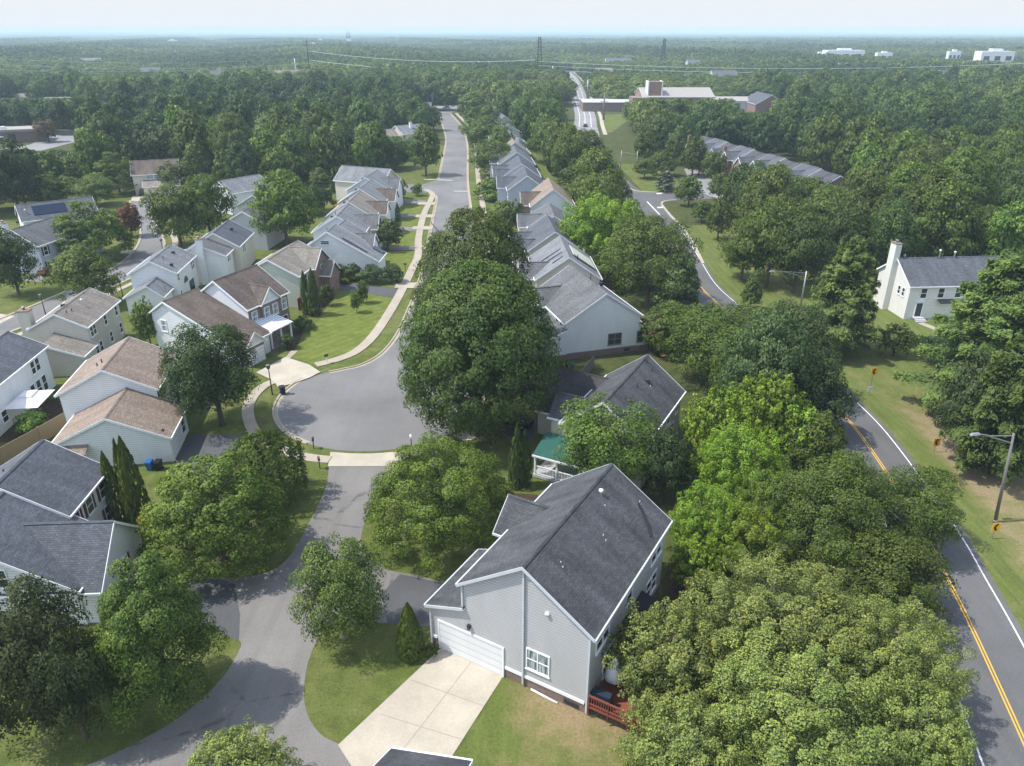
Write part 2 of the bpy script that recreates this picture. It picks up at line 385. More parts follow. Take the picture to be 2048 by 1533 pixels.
# the shared private drive in front and the drives branching off it
dl = smooth(px((657, 934), (656, 955), (648, 985), (632, 1020), (612, 1058), (590, 1098), (565, 1128), (532, 1146), (480, 1155), (420, 1156), (362, 1152)))
dr = smooth(px((250, 1240), (330, 1250), (380, 1252), (430, 1262), (462, 1276), (482, 1286), (474, 1310), (448, 1352), (400, 1402), (340, 1448), (250, 1498), (120, 1560), (60, 1640)))
dbot = px((500, 1640), (745, 1545), (700, 1500))
de = smooth(px((672, 1486), (642, 1470), (618, 1436), (608, 1392), (614, 1335), (630, 1290), (652, 1258), (690, 1244), (760, 1246), (852, 1252), (866, 1262)))
df = smooth(px((888, 1166), (840, 1153), (775, 1140), (738, 1118), (722, 1088), (728, 1050), (745, 1002), (762, 970), (792, 934)))
pd = MB(); pd.sheet(dl + dr + dbot + de + px((880, 1240)) + df, 'asphalt_old', .02)
structure('private_drive', pd)
pdk = MB()
pdk.sheet(px((250, 1162), (372, 1160), (440, 1158), (470, 1170), (480, 1230), (478, 1283), (440, 1266), (380, 1254), (250, 1242)), 'asphalt_dark', .028)
pdk.sheet(px((800, 1149), (890, 1168), (905, 1235), (868, 1262), (852, 1254), (775, 1248), (762, 1190)), 'asphalt_dark', .028)
pdk.sheet(px((343, 941), (375, 878), (388, 868), (510, 872), (520, 890), (452, 935), (420, 960)), 'asphalt_dark', .024)
pdk.sheet(px((655, 560), (812, 581), (790, 596), (660, 577)), 'asphalt_dark', .024)
pdk.sheet([(2, 71), (3.2, 76), (-4.5, 79.5), (-6, 74.5)], 'asphalt_dark', .03)
for q in (((780, 396), (852, 402), (850, 408), (785, 405)), ((792, 428), (846, 431), (844, 437), (792, 435)), ((792, 453), (842, 456), (840, 463), (792, 461)), ((776, 493), (834, 494), (832, 501), (776, 500))):
    pdk.sheet(px(*q), 'asphalt_street', .03)
structure('driveway', pdk)
cd = MB(); cd.sheet(px((676, 1491), (881, 1298), (1008, 1351), (905, 1512), (850, 1600), (720, 1560)), 'concrete_pale', .04)
P0, P1, P2, P3 = [Vector(xy(u, v)) for u, v in ((690, 1505), (881, 1298), (1008, 1351), (880, 1555))]
for t in (.33, .66):
    p, q = P0.lerp(P1, t), P3.lerp(P2, t); d = (P1 - P0).normalized() * .02
    cd.sheet([p - d, q - d, q + d, p + d], 'joint_gray', .046)
p, q = P0.lerp(P3, .5), P1.lerp(P2, .5); d = (P3 - P0).normalized() * .02
cd.sheet([p - d, p + d, q + d, q - d], 'joint_gray', .047)
structure('concrete_driveway', cd)

# collector road on the right
RE = [(24, -20), (30.6, 12), (34.5, 27), (37.8, 41.1), (39.3, 48.6), (40.4, 54.3), (41.5, 63.2), (42.2, 70.9), (42.4, 75.7), (42.2, 80.7), (41.7, 86), (40.3, 98), (37.8, 115), (36.6, 128), (37.6, 146), (38.6, 165), (38.2, 185), (36.4, 210), (34.2, 244), (35.5, 300), (40, 370), (45, 430), (51, 540), (58, 660), (64, 790), (66, 900)]
re_ = smooth(RE, 5)
def off(pts, o, s0=None, s1=None):
    out = []
    for k, p in enumerate(pts):
        d = (Vector(pts[min(k + 1, len(pts) - 1)]) - Vector(pts[max(k - 1, 0)])).normalized()
        q = (p[0] - d.y * o, p[1] + d.x * o)
        if (s0 is None or p[1] >= s0) and (s1 is None or p[1] <= s1): out.append(q)
    return out
near = [p for p in re_ if p[1] < 170]; mid_ = [p for p in re_ if p[1] > 160]
cr = MB(); cr.ribbon(re_, 6.8, .55, None, .02, 'asphalt_road')
wid = [(p[0], p[1]) for p in mid_]
cr.ribbon([p for p in mid_ if 165 < p[1] < 215], 1.0, 1.4, None, .024, 'asphalt_road')
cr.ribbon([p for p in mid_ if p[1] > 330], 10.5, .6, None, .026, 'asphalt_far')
cr.sheet(px((1246, 366), (1264, 381), (1300, 385), (1352, 386), (1420, 384), (1424, 398), (1352, 402), (1326, 405), (1321, 412), (1280, 402)), 'asphalt_road', .03)
cr.sheet([(57, 200), (66, 196), (63, 252), (57, 252), (52, 214)], 'asphalt_far', .034)
structure('collector_road', cr)
cm = MB()
cm.ribbon(near, .06, .06, None, .034, 'paint_white')
cm.ribbon(off(near, 6.2), .06, .06, None, .034, 'paint_white')
for o in (3.0, 3.22): cm.ribbon(off(near, o), .055, .055, None, .034, 'paint_yellow')
for o in (2.2, 5.2, 8.0): cm.ribbon(off(mid_, o, 360), .12, .12, None, .04, 'paint_white')
p0, p1 = Vector(xy(1293, 404)), Vector(xy(1318, 430)); n = Vector((.3, .1))
cm.sheet([p0, p1, p1 + n, p0 + n], 'paint_white', .04)
for u, v in ((1314, 389), (1316, 417)):
    x, y = xy(u, v); cm.sheet([(x, y), (x + 1.6, y + .4), (x + 1.5, y + 1.6), (x - .1, y + 1.2)], 'paint_white', .042)
structure('road_marking', cm)
isl = MB()
I = px((1256, 404), (1268, 402), (1277, 414), (1287, 430), (1276, 432), (1264, 420))
isl.solid([(x, y, 0) for x, y in I], [(x, y, .16) for x, y in I], 'kerb_concrete')
I2 = [(.72 * x + .28 * sum(a_[0] for a_ in I) / 6, .72 * y + .28 * sum(a_[1] for a_ in I) / 6) for x, y in I]
isl.sheet(I2, 'bare_soil', .17)
structure('median_island', isl)
k2 = MB()
k2.ribbon(smooth(px((1324, 409), (1342, 432), (1365, 455), (1389, 490), (1408, 528))), .1, .45, -.02, .14, 'concrete_pale')
k2.ribbon(smooth(px((1352, 401), (1338, 402), (1326, 405), (1324, 410))), .2, .3, -.02, .14, 'concrete_pale')
k2.ribbon(smooth(px((1352, 386), (1300, 385), (1264, 380), (1240, 362), (1222, 345))), .3, .2, -.02, .14, 'concrete_pale')
k2.ribbon(off(mid_, -3.2, 330, 900), .9, .9, None, .04, 'concrete_pale')
structure('road_kerb', k2)

# left street
lsU = smooth(px((-60, 668), (0, 640), (60, 616), (97, 600), (160, 572), (227, 538), (262, 512), (281, 484), (283, 455), (277, 446), (264, 412), (262, 402)))
lsD = smooth(px((322, 402), (303, 420), (297, 428), (306, 446), (326, 482), (318, 512), (290, 540), (235, 569), (150, 606), (92, 636), (0, 672), (-60, 700)))
ls = MB(); ls.sheet(lsU + lsD, 'asphalt_street', .016); structure('side_street', ls)
lk = MB(); lk.ribbon(lsU, .5, 0, -.02, .12, 'kerb_concrete'); lk.ribbon(lsD, .5, 0, -.02, .12, 'kerb_concrete')
lk.ribbon(off(lsD, 2.4)[20:], .6, .6, None, .09, 'concrete')
structure('side_street_kerb', lk)
lc = MB(); lc.sheet(px((262, 402), (264, 393), (300, 391), (330, 396), (322, 403), (290, 404)), 'concrete_pale', .03)
lc.sheet(px((-20, 640), (0, 628), (30, 633), (0, 648)), 'concrete_pale', .03); lc.sheet(px((243, 502), (272, 499), (268, 507), (240, 508)), 'concrete_pale', .03)
lc.sheet(px((50, 562), (66, 553), (95, 554), (104, 566)), 'asphalt_far', .03)
structure('side_driveway', lc)

# lawns as sheets over the rough ground cover
lw = MB()
lw.sheet([(-150, 20), (6, 20), (6, 60), (0, 92), (14, 125), (14, 300), (-20, 300), (-40, 320), (-60, 214), (-120, 224), (-150, 200)], 'lawn_grass', .005)
structure('lawn', lw)
ml = MB(); ml.sheet(px((580, 712), (640, 640), (663, 580), (720, 585), (786, 597), (772, 630), (742, 673), (710, 702), (675, 717), (622, 728)), 'mown_grass', .011)
for q in (((800, 409), (848, 411), (843, 428), (800, 427)), ((800, 437), (842, 438), (838, 454), (796, 453)), ((800, 463), (838, 463), (832, 493), (780, 492)), ((770, 501), (831, 502), (828, 540), (770, 548))):
    ml.sheet(px(*q), 'mown_grass', .011)
structure('mown_lawn', ml)
vg = MB()
def wear_strip(name, rows, z, mat):
    """a grid of (x, y, wear) rows; wear is where mowing and drought have worn the grass"""
    nr_, nc_ = len(rows), len(rows[0]); me = bpy.data.meshes.new(name)
    me.from_pydata([(p[0], p[1], z) for r_ in rows for p in r_], [], [(i * nc_ + j, i * nc_ + j + 1, (i + 1) * nc_ + j + 1, (i + 1) * nc_ + j) for i in range(nr_ - 1) for j in range(nc_ - 1)])
    at_ = me.attributes.new('wear', 'FLOAT', 'POINT'); at_.data.foreach_set('value', [p[2] for r_ in rows for p in r_]); me.materials.append(MATS[mat])
    for p in me.polygons:
        if p.normal.z < 0: p.flip()
    o = bpy.data.objects.new(name, me); col.objects.link(o); return tag(o, kind='structure')
OFF = ((.5, .28), (1.2, .08), (2.4, .02), (3.4, .26), (4.6, .5), (6.6, .62), (9, .55), (12, .45), (18, .35), (30, .3), (70, .3))
rows = []
for p in [p for p in re_ if p[1] < 126]:
    k = max(math.exp(-((p[1] - 67) / 13) ** 2), .55 if p[1] < 60 else 0)
    rows.append([(p[0] + o_, p[1] + .12 * o_, w_ if o_ < 4 else w_ * (.2 + 1.75 * k) ) for o_, w_ in OFF])
wear_strip('dry_verge', rows, .010, 'worn_verge')
rows = [[(p[0] + o_, p[1], w_) for o_, w_ in ((.5, .15), (2, .05), (5, .1), (8, .3), (13, .5))] for p in re_ if 122 < p[1] < 176]
wear_strip('far_verge', rows, .013, 'worn_verge')
vg.sheet([(37.2, 206), (48, 212), (54, 262), (44, 262), (36, 262)], 'verge_grass', .012)
vg.sheet([(41, 350), (45, 350), (62, 410), (66, 432), (46, 428)], 'verge_grass', .012)
vg.sheet(px((1968, 292), (2200, 292), (2200, 322), (2000, 318)), 'dry_grass', .01)
vg.sheet(px((78, 320), (104, 300), (108, 318), (80, 345)), 'dry_grass', .01)
structure('verge', vg)
c00, c10, c01, c11 = [Vector(xy(u, v)) for u, v in ((1009, 1353), (1290, 1462), (850, 1620), (1290, 1660))]
rows = []
for i in range(14):
    t = i / 13; rows.append([])
    for j in range(14):
        s_ = j / 13; p = c00.lerp(c10, s_).lerp(c01.lerp(c11, s_), t); rows[-1].append((p.x, p.y, max(.02, .95 * math.exp(-((s_ - .45) / .3) ** 2 - (t / .42) ** 2) + .55 * s_ * (1 - .4 * t))))
wear_strip('side_yard', rows, .012, 'worn_yard')
mu = MB()
mu.sheet([(11, 30), (28, 26), (33, 60), (32, 95), (22, 95), (16, 62), (12, 44)], 'ground_cover', .015)
mu.sheet(smooth(px((1322, 1165), (1350, 1120), (1385, 1100), (1405, 1150), (1370, 1190), (1330, 1200), (1322, 1165))), 'mulch', .02)
mu.sheet(smooth(px((1385, 990), (1405, 960), (1430, 958), (1438, 1000), (1410, 1012), (1385, 990))), 'bare_soil', .02)
mu.sheet(smooth(px((575, 700), (572, 678), (592, 655), (606, 660), (600, 680), (588, 702), (575, 700))), 'mulch', .018)
mu.sheet(smooth(px((606, 622), (620, 600), (648, 592), (660, 606), (640, 628), (612, 636), (606, 622))), 'mulch', .018)
mu.sheet(px((960, 1010), (1010, 985), (1075, 990), (1075, 1030), (1010, 1010)), 'mulch', .016)
structure('planting_bed', mu)
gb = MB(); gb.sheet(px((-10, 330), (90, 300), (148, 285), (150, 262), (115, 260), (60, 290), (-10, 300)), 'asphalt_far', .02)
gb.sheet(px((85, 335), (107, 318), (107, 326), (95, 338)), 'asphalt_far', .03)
structure('parking_lot', gb)
# ------------------------------------------------------------------ houses
class House:
    """local frame: u to the right along the near gable, v away from the viewer along the ridge"""
    def __init__(s, name, label, loc, yaw, cat='house', group=None):
        s.root = thing(name, label, cat, (loc[0], loc[1], 0), R(yaw), group)
        s.walls = {}; s.roofs = {}; s.trim = MB(); s.base = MB(); s.nb = 0; s.B = []; s.ntrim = 'white_trim'
    def block(s, u0, u1, v0, v1, he, hr, axis='v', ur=None, heR=None, wall='siding_white', roof='shingle_gray', oh=.3, z0=0.0, ends=(1, 1), foundation=None, gable=None):
        A0, A1, L0, L1 = (u0, u1, v0, v1) if axis == 'v' else (v0, v1, u0, u1)
        ur = (A0 + A1) / 2 if ur is None else ur; heR = he if heR is None else heR
        mp = (lambda a_, l, z: (a_, l, z)) if axis == 'v' else (lambda a_, l, z: (l, a_, z))
        T = .15
        mL = (hr - he) / (ur - A0); mR = (hr - heR) / (A1 - ur)
        W = s.walls.setdefault(wall, MB())
        e = .0007 * (s.nb + 1); ohL = oh
        a0, a1, l0, l1 = A0 + oh + e, A1 - oh - e, L0 + ohL + e, L1 - ohL - e
        zl, zr = he + mL * oh - T * .8, heR + mR * oh - T * .8
        zb = z0
        if foundation:
            s.base.solid([mp(a0 + .02, l0 + .02, 0), mp(a1 - .02, l0 + .02, 0), mp(a1 - .02, l1 - .02, 0), mp(a0 + .02, l1 - .02, 0)],
                         [mp(a0 + .02, l0 + .02, .95), mp(a1 - .02, l0 + .02, .95), mp(a1 - .02, l1 - .02, .95), mp(a0 + .02, l1 - .02, .95)], foundation)
            zb = .9
        prof = [(a0, zb), (a1, zb), (a1, zr), (ur, hr - T * .8), (a0, zl)]
        W.solid([mp(a_, l0, z) for a_, z in prof], [mp(a_, l1, z) for a_, z in prof], wall)
        if gable:                                  # a pediment of another material at the far end of the block
            s.trim.solid([mp(a_, l1 + .004, z) for a_, z in ((a0, zl), (a1, zr), (ur, hr - T * .8))], [mp(a_, l1 + .05, z) for a_, z in ((a0, zl), (a1, zr), (ur, hr - T * .8))], gable)
            s.trim.solid([mp(a0, l1 + .004, zl - .3), mp(a1, l1 + .004, zr - .3), mp(a1, l1 + .004, zr - .02), mp(a0, l1 + .004, zl - .02)], [mp(a0, l1 + .09, zl - .3), mp(a1, l1 + .09, zr - .3), mp(a1, l1 + .09, zr - .02), mp(a0, l1 + .09, zl - .02)], s.ntrim)
        RF = s.roofs.setdefault(roof, MB())
        for (x0, z0_, x1, z1_) in ((A0, he, ur, hr), (ur, hr, A1, heR)):
            RF.solid([mp(x, L0, z) for x, z in ((x0, z0_), (x1, z1_), (x1, z1_ - T), (x0, z0_ - T))], [mp(x, L1, z) for x, z in ((x0, z0_), (x1, z1_), (x1, z1_ - T), (x0, z0_ - T))], roof)
        RF.solid([mp(ur - .16, L0, hr - .03), mp(ur + .16, L0, hr - .03), mp(ur, L0, hr + .07)], [mp(ur - .16, L1, hr - .03), mp(ur + .16, L1, hr - .03), mp(ur, L1, hr + .07)], roof)
        for on, la, lb in ((ends[0], L0 - .05, L0 - .002), (ends[1], L1 + .002, L1 + .05)):
            if not on: continue
            for (x0, z0_, x1, z1_) in ((A0, he, ur, hr), (ur, hr, A1, heR)):
                s.trim.solid([mp(x, la, z) for x, z in ((x0, z0_ + .02), (x1, z1_ + .02), (x1, z1_ - .24), (x0, z0_ - .24))], [mp(x, lb, z) for x, z in ((x0, z0_ + .02), (x1, z1_ + .02), (x1, z1_ - .24), (x0, z0_ - .24))], s.ntrim)
        for x0, x1, ze in ((A0 - .11, A0 - .003, he), (A1 + .003, A1 + .11, heR)):
            s.trim.solid([mp(x0, L0 - .03, ze - .17), mp(x1, L0 - .03, ze - .17), mp(x1, L0 - .03, ze), mp(x0, L0 - .03, ze)],
                         [mp(x0, L1 + .03, ze - .17), mp(x1, L1 + .03, ze - .17), mp(x1, L1 + .03, ze), mp(x0, L1 + .03, ze)], s.ntrim)
        s.nb += 1
        if axis == 'v': pl = dict(near=l0, far=l1, left=a0, right=a1)
        else: pl = dict(near=a0, far=a1, left=l0, right=l1)
        s.B.append(pl); return s
    def shed(s, u0, u1, v0, v1, zlo, zhi, low, wall, roof, oh=.25, foundation=None):
        """single slope; low is the side of the eave: left / right / near"""
        W = s.walls.setdefault(wall, MB()); RF = s.roofs.setdefault(roof, MB()); T = .14; e = .002 * (s.nb + 1)
        if low in ('left', 'right'):
            zz = lambda u: zlo + (zhi - zlo) * ((u - u0) / (u1 - u0) if low == 'left' else (u1 - u) / (u1 - u0))
            mp = lambda a_, l, z: (a_, l, z); A0, A1, L0, L1 = u0, u1, v0, v1
        else:
            zz = lambda v: zlo + (zhi - zlo) * ((v - v0) / (v1 - v0))
            mp = lambda a_, l, z: (l, a_, z); A0, A1, L0, L1 = v0, v1, u0, u1
        a0 = A0 + (oh if low in ('left', 'near') else .01); a1 = A1 - (oh if low == 'right' else .01); l0, l1 = L0 + oh + e, L1 - oh - e
        zb = 0
        if foundation:
            f = lambda z: [mp(a0 + .02, l0 + .02, z), mp(a1 - .02, l0 + .02, z), mp(a1 - .02, l1 - .02, z), mp(a0 + .02, l1 - .02, z)]
            s.base.solid(f(0), f(.95), foundation); zb = .9
        if wall: 
            pr = [(a0, zb), (a1, zb), (a1, zz(a1) - T), (a0, zz(a0) - T)]
            W.solid([mp(a_, l0, z) for a_, z in pr], [mp(a_, l1, z) for a_, z in pr], wall)
        pr = [(A0, zz(A0)), (A1, zz(A1)), (A1, zz(A1) - T), (A0, zz(A0) - T)]
        RF.solid([mp(a_, L0, z) for a_, z in pr], [mp(a_, L1, z) for a_, z in pr], roof)
        ea, ze = (A0 - .1, zlo) if low in ('left', 'near') else (A1 + .002, zlo)
        s.trim.solid([mp(ea, L0, ze - .17), mp(ea + .098, L0, ze - .17), mp(ea + .098, L0, ze), mp(ea, L0, ze)], [mp(ea, L1, ze - .17), mp(ea + .098, L1, ze - .17), mp(ea + .098, L1, ze), mp(ea, L1, ze)], s.ntrim)
        for la, lb in ((L0 - .05, L0 - .002), (L1 + .002, L1 + .05)):
            pr2 = [(a_, z + d) for (a_, z), d in zip(pr, (.02, .02, -.08, -.08))]
            s.trim.solid([mp(a_, la, z) for a_, z in pr2], [mp(a_, lb, z) for a_, z in pr2], s.ntrim)
        s.nb += 1
        if low in ('left', 'right'): s.B.append(dict(near=l0, far=l1, left=a0, right=a1))
        else: s.B.append(dict(near=a0, far=a1, left=l0, right=l1))
        return s
    def _put(s, ob, side, pos, z, b):
        pl = s.B[b][side]
        if side == 'near': ob.location = (pos, pl, z)
        elif side == 'far': ob.location = (pos, pl, z); ob.rotation_euler = (0, 0, math.pi)
        elif side == 'right': ob.location = (pl, pos, z); ob.rotation_euler = (0, 0, math.pi / 2)
        else: ob.location = (pl, pos, z); ob.rotation_euler = (0, 0, -math.pi / 2)
        return ob
    def win(s, side, pos, z, w=.95, h=1.5, b=0, shutters=None, glass='pane_glass', double=False, frame='white_trim'):
        key = (w, h, double, glass, frame)
        if key not in WIN:
            f = MB(); t = .09
            for x0, x1, z0, z1 in ((-w / 2 - t, -w / 2, -t, h + t), (w / 2, w / 2 + t, -t, h + t), (-w / 2, w / 2, h, h + t), (-w / 2, w / 2, -t, 0), (-w / 2, w / 2, h / 2 - .035, h / 2 + .035)):
                f.box(x0, x1, -.07, .02, z0, z1, frame)
            f.box(-w / 2 - t - .05, w / 2 + t + .05, -.12, .02, -t - .07, -t - .003, frame)
            if double: f.box(-.045, .045, -.075, .02, .001, h - .001, frame)
            p = MB(); p.box(-w / 2, w / 2, -.03, .02, 0, h, glass)
            fo = f.build('window'); po = p.build('pane', fo); WIN[key] = (fo, po)
            s._put(fo, side, pos, z, b); fo.parent = s.root
        else:
            fo, po = WIN[key]; f2 = fo.copy(); col.objects.link(f2); f2.parent = s.root; f2.rotation_euler = (0, 0, 0); s._put(f2, side, pos, z, b)
            p2 = po.copy(); col.objects.link(p2); p2.parent = f2
        if shutters:
            for k in (-1, 1):
                m_ = MB(); m_.box(k * (w / 2 + .27) - .17, k * (w / 2 + .27) + .17, -.05, .01, -.05, h + .05, shutters)
                s._put(m_.build('shutter', s.root), side, pos, z, b)
        return s
    def wins(s, side, plist, zs, b=0, **kw):
        for z in zs:
            for p in plist: s.win(side, p, z, b=b, **kw)
        return s
    def panel(s, name, side, pos, z, w, h, m, b=0, frame='white_trim', d=.04, label=None):
        q = MB(); q.box(-w / 2, w / 2, -d, .015, 0, h, m)
        if frame:
            for x0, x1, z0, z1 in ((-w / 2 - .12, -w / 2, 0, h + .12), (w / 2, w / 2 + .12, 0, h + .12), (-w / 2, w / 2, h, h + .12)): q.box(x0, x1, -d - .03, .015, z0, z1, frame)
        return s._put(tag(q.build(name, s.root), label), side, pos, z, b)
    def part(s, name, mb_, label=None): return tag(mb_.build(name, s.root), label)
    def vents(s, pts):
        for u, v, z, kind in pts:
            q = MB()
            if kind == 'pipe': q.lathe([(.09, z - .5), (.09, z + .55), (.17, z + .56), (.17, z + .74), (.02, z + .8)], 'metal_white' if kind == 'pipe' else 'metal_dark', 10, (u, v))
            elif kind == 'dark': q.lathe([(.07, z - .4), (.07, z + .45)], 'metal_dark', 8, (u, v))
            elif kind == 'stub': q.lathe([(.05, z - .4), (.05, z + .12)], 'metal_gray', 8, (u, v)); q.box(u - .16, u + .16, v - .16, v + .16, z - .25, z - .12, 'metal_gray')
            else: q.box(u - .22, u + .22, v - .22, v + .22, z - .3, z + .22, 'metal_dark')
            s.part('roof_vent', q)
        return s
    def chimney(s, u, v, w, d, z1, m, capm='brick_red', z0=0):
        q = MB(); q.box(u - w / 2, u + w / 2, v - d / 2, v + d / 2, z0, z1, m); c_ = s.part('chimney', q)
        q = MB(); q.box(u - w / 2 - .08, u + w / 2 + .08, v - d / 2 - .08, v + d / 2 + .08, z1 + .002, z1 + .14, capm); q.lathe([(.16, z1 + .1), (.16, z1 + .45), (.24, z1 + .46), (.2, z1 + .55)], 'metal_gray', 8, (u, v)); q.build('chimney_cap', c_)
        return s
    def done(s):
        for m_, q in s.walls.items():
            if len(q.bm.verts): s.part('wall', q, s.WL.get(m_))
        for m_, q in s.roofs.items(): s.part('roof', q)
        s.part('fascia', s.trim)
        if len(s.base.bm.verts): s.part('foundation', s.base)
        return s
    WL = dict(brick_red='red brick front wall', brick_brown='brown brick front wall')
WIN = {}
G1 = 'houses along the turning circle'

# grey-sided house with the open concrete drive
GM, GY = (.7, 37.45), -30.0
h = House('gray_house', 'grey-sided house whose white double garage door opens on the pale driveway', GM, GY)
h.ntrim = 'gray_trim'
h.block(-5.0, 5.3, -.3, 14.0, 7.0, 10.55, wall='siding_gray', roof='shingle_charcoal', foundation='brick_foundation', ur=.1)
h.shed(-7.9, -4.6, -.262, 7.0, 3.85, 5.0, 'left', 'siding_gray', 'shingle_charcoal', foundation='brick_foundation')
h.block(-6.1, 1.0, 6.3, 11.0, 6.6, 8.7, axis='u', wall='siding_gray', roof='shingle_charcoal', ends=(1, 0))
h.panel('garage_door', 'near', -4.2, .02, 5.3, 2.6, 'garage_panel', 0, d=.06)
h.win('near', 1.2, 1.95, 1.6, 1.65, double=True, glass='curtain_glass')
for a_, b_ in ((-1.35, 4.7), (-7.55, -7.1)): q = MB(); q.box(a_, b_, -.07, .03, .84, 1.08, 'white_trim'); h._put(q.build('water_table', h.root), 'near', 0, 0, 0)
for u, z0, z1 in ((.1, .25, 10.1), (-4.72, 5.0, 6.8), (4.9, .25, 6.8), (-7.56, .3, 3.8)):
    q = MB(); q.box(u - .06, u + .06, -.15, -.03, z0, z1, 'gray_trim'); h._put(q.build('downspout', h.root), 'near', 0, 0, 0)
h.wins('right', (1.2, 2.2, 6.3, 11.2, 12.3), (4.9,)); h.wins('right', (10.6, 11.8), (1.9,)); h.wins('right', (3.0,), (1.4,), w=1.6, h=1.9)
h.vents([(.85, 10.3, 9.75, 'pipe'), (1.45, 9.7, 9.6, 'stub'), (2.46, 7.2, 8.95, 'stub'), (2.75, 7.0, 8.75, 'stub'), (1.5, 2.4, 9.55, 'stub'), (1.75, 2.2, 9.4, 'stub'), (3.0, 12.9, 8.6, 'stub')])
q = MB()
for k in range(5): q.bar((3.0 + .36 * k, 12.6 - .22 * k - .03 * k * k, 8.64 - .2434 * k), (3.36 + .36 * k, 12.6 - .22 * (k + 1) - .03 * (k + 1) ** 2, 8.64 - .2434 * (k + 1)), .16, .1, 'canvas_black')
h.part('roof_cable', q)
for u, z in ((1.85, 7.3), (-4.75, 4.75)): q = MB(); q.tube([(u, 0, z), (u, -.15, z)], [.17, .17], 'metal_white', 10); h._put(q.build('flood_light', h.root), 'near', 0, 0, 0)
q = MB(); q.box(-4.36, -4.12, -.2, 0, 3.3, 3.55, 'metal_dark'); q.bar((-4.24, -.05, 3.35), (-4.24, -.24, 3.15), .16, .2, 'metal_dark'); h._put(q.build('wall_lamp', h.root), 'near', 0, 0, 0)
q = MB(); q.box(3.2, 4.3, -.04, .03, .18, .52, 'metal_dark'); h._put(q.build('crawl_vent', h.root), 'near', 0, 0, 0)
h.done()
# deck with red railing, awning and shade on its right side
t = thing('deck', 'red-railed timber deck against the right wall of the grey-sided house', 'deck', (GM[0], GM[1], 0), R(GY))
q = MB(); q.box(5.05, 9.2, -.2, 9.4, .9, 1.05, 'wood_red'); q.build('deck_floor', t)
for pts in (((5.1, -.15), (9.15, -.15)), ((9.15, -.15), (9.15, 9.3))):
    (x0, y0), (x1, y1) = pts; q = MB(); n = 24
    for z in (1.3, 1.95): q.bar((x0, y0, z), (x1, y1, z), .09, .14, 'wood_red')
    for k in range(n + 1): q.bar((x0 + (x1 - x0) * k / n, y0 + (y1 - y0) * k / n, .3 if k % 8 == 0 else 1.0), (x0 + (x1 - x0) * k / n + .001, y0 + (y1 - y0) * k / n, 2.05 if k % 8 == 0 else 1.9), .05 + .07 * (k % 8 == 0), .05, 'wood_red')
    q.build('railing', t)
t = thing('awning', 'black fabric awning stretched out over the deck of the grey-sided house', 'awning', (GM[0], GM[1], 0), R(GY))
q = MB(); q.bar((5.02, 6.8, 3.75), (7.0, 6.8, 3.2), 4.5, .05, 'canvas_black'); q.build('awning_cloth', t)
q = MB(); q.bar((7.0, 4.6, 3.17), (7.0, 9.0, 3.17), .1, .1, 'metal_gray'); q.bar((5.0, 4.8, 2.6), (6.95, 4.8, 3.12), .05, .05, 'metal_gray'); q.bar((5.0, 8.8, 2.6), (6.95, 8.8, 3.12), .05, .05, 'metal_gray'); q.build('awning_frame', t)
t = thing('patio_umbrella', 'pale folded patio umbrella standing on the red-railed deck', 'umbrella', (0, 0, 0)); t.location = (6.9, 36.6, 1.05)
q = MB(); q.lathe([(.03, 0), (.03, 2.6)], 'metal_gray', 8); q.build('pole', t)
q = MB(); q.lathe([(.35, .55), (.75, .7), (.45, 1.5), (.12, 2.35), (.02, 2.5)], 'canvas_white', 8); q.build('canopy', t)
t = thing('grill_cover', 'dark covered barbecue grill behind the red deck railing', 'grill', (5.9, 34.9, 1.05), R(GY))
q = MB(); q.solid([(-.7, -.3, 0), (.7, -.3, 0), (.7, .3, 0), (-.7, .3, 0)], [(-.6, -.22, 1.0), (.6, -.22, 1.0), (.6, .2, 1.1), (-.6, .2, 1.1)], 'plastic_navy'); q.build('cover', t)
q = MB(); q.box(-.95, -.68, -.2, .2, .75, .8, 'metal_dark'); q.build('side_shelf', t)
q = MB(); q.tube([xy(1062, 1380) + (.06,), xy(1115, 1408) + (.06,)], .07, 'metal_white', 8); tag(q.build('drain_pipe'), 'white plastic drain pipe lying on the grass at the foot of the grey-sided house', 'pipe')

# nearest roof at the bottom edge
pa_, pb_ = at(783, 1497, 5.4), at(944, 1522, 5.4); dd_ = pb_ - pa_
h = House('near_house', 'dark-roofed building just below the bottom edge, only its roof tip showing', (pa_.x, pa_.y), math.degrees(math.atan2(dd_.y, dd_.x)))
h.block(0, dd_.length, -9.0, 0, 5.4, 8.6, axis='u', wall='siding_gray', roof='shingle_charcoal'); h.done()

# house with the green porch roof
h = House('porch_house', 'beige house with green metal porch roof, dark roof and white porch railing', (8.8, 63.8), -28)
h.block(-4.5, 4.7, -.2, 13.0, 5.3, 8.8, wall='siding_beige', roof='shingle_charcoal')
h.block(-9.9, 0, 5.2, 15.2, 3.0, 6.3, axis='u', wall='siding_beige', roof='shingle_black', ends=(1, 0))
h.block(-6.4, 0, 1.2, 5.6, 4.9, 6.9, axis='u', wall='siding_beige', roof='shingle_charcoal', ends=(0, 0))
h.wins('right', (1.5, 4.0, 8.0, 11.0), (3.6,)); h.wins('right', (2.0, 9.5), (.9,), w=1.5, h=1.9); h.wins('near', (-2, 1.5), (3.5,))
h.panel('garage_door', 'left', 10.2, .02, 4.9, 2.2, 'garage_panel', 1)
q = MB(); q.solid([(-6.0, -3.1, 2.65), (2.2, -3.1, 2.65), (2.2, .1, 3.75), (-6.0, .1, 3.75)], [(-6.0, -3.1, 2.75), (2.2, -3.1, 2.75), (2.2, .1, 3.85), (-6.0, .1, 3.85)], 'roof_green'); pr = h.part('porch_roof', q)
q = MB(); q.box(-6.02, 2.22, -3.2, -3.11, 2.58, 2.76, 'white_trim'); q.build('fascia', pr)
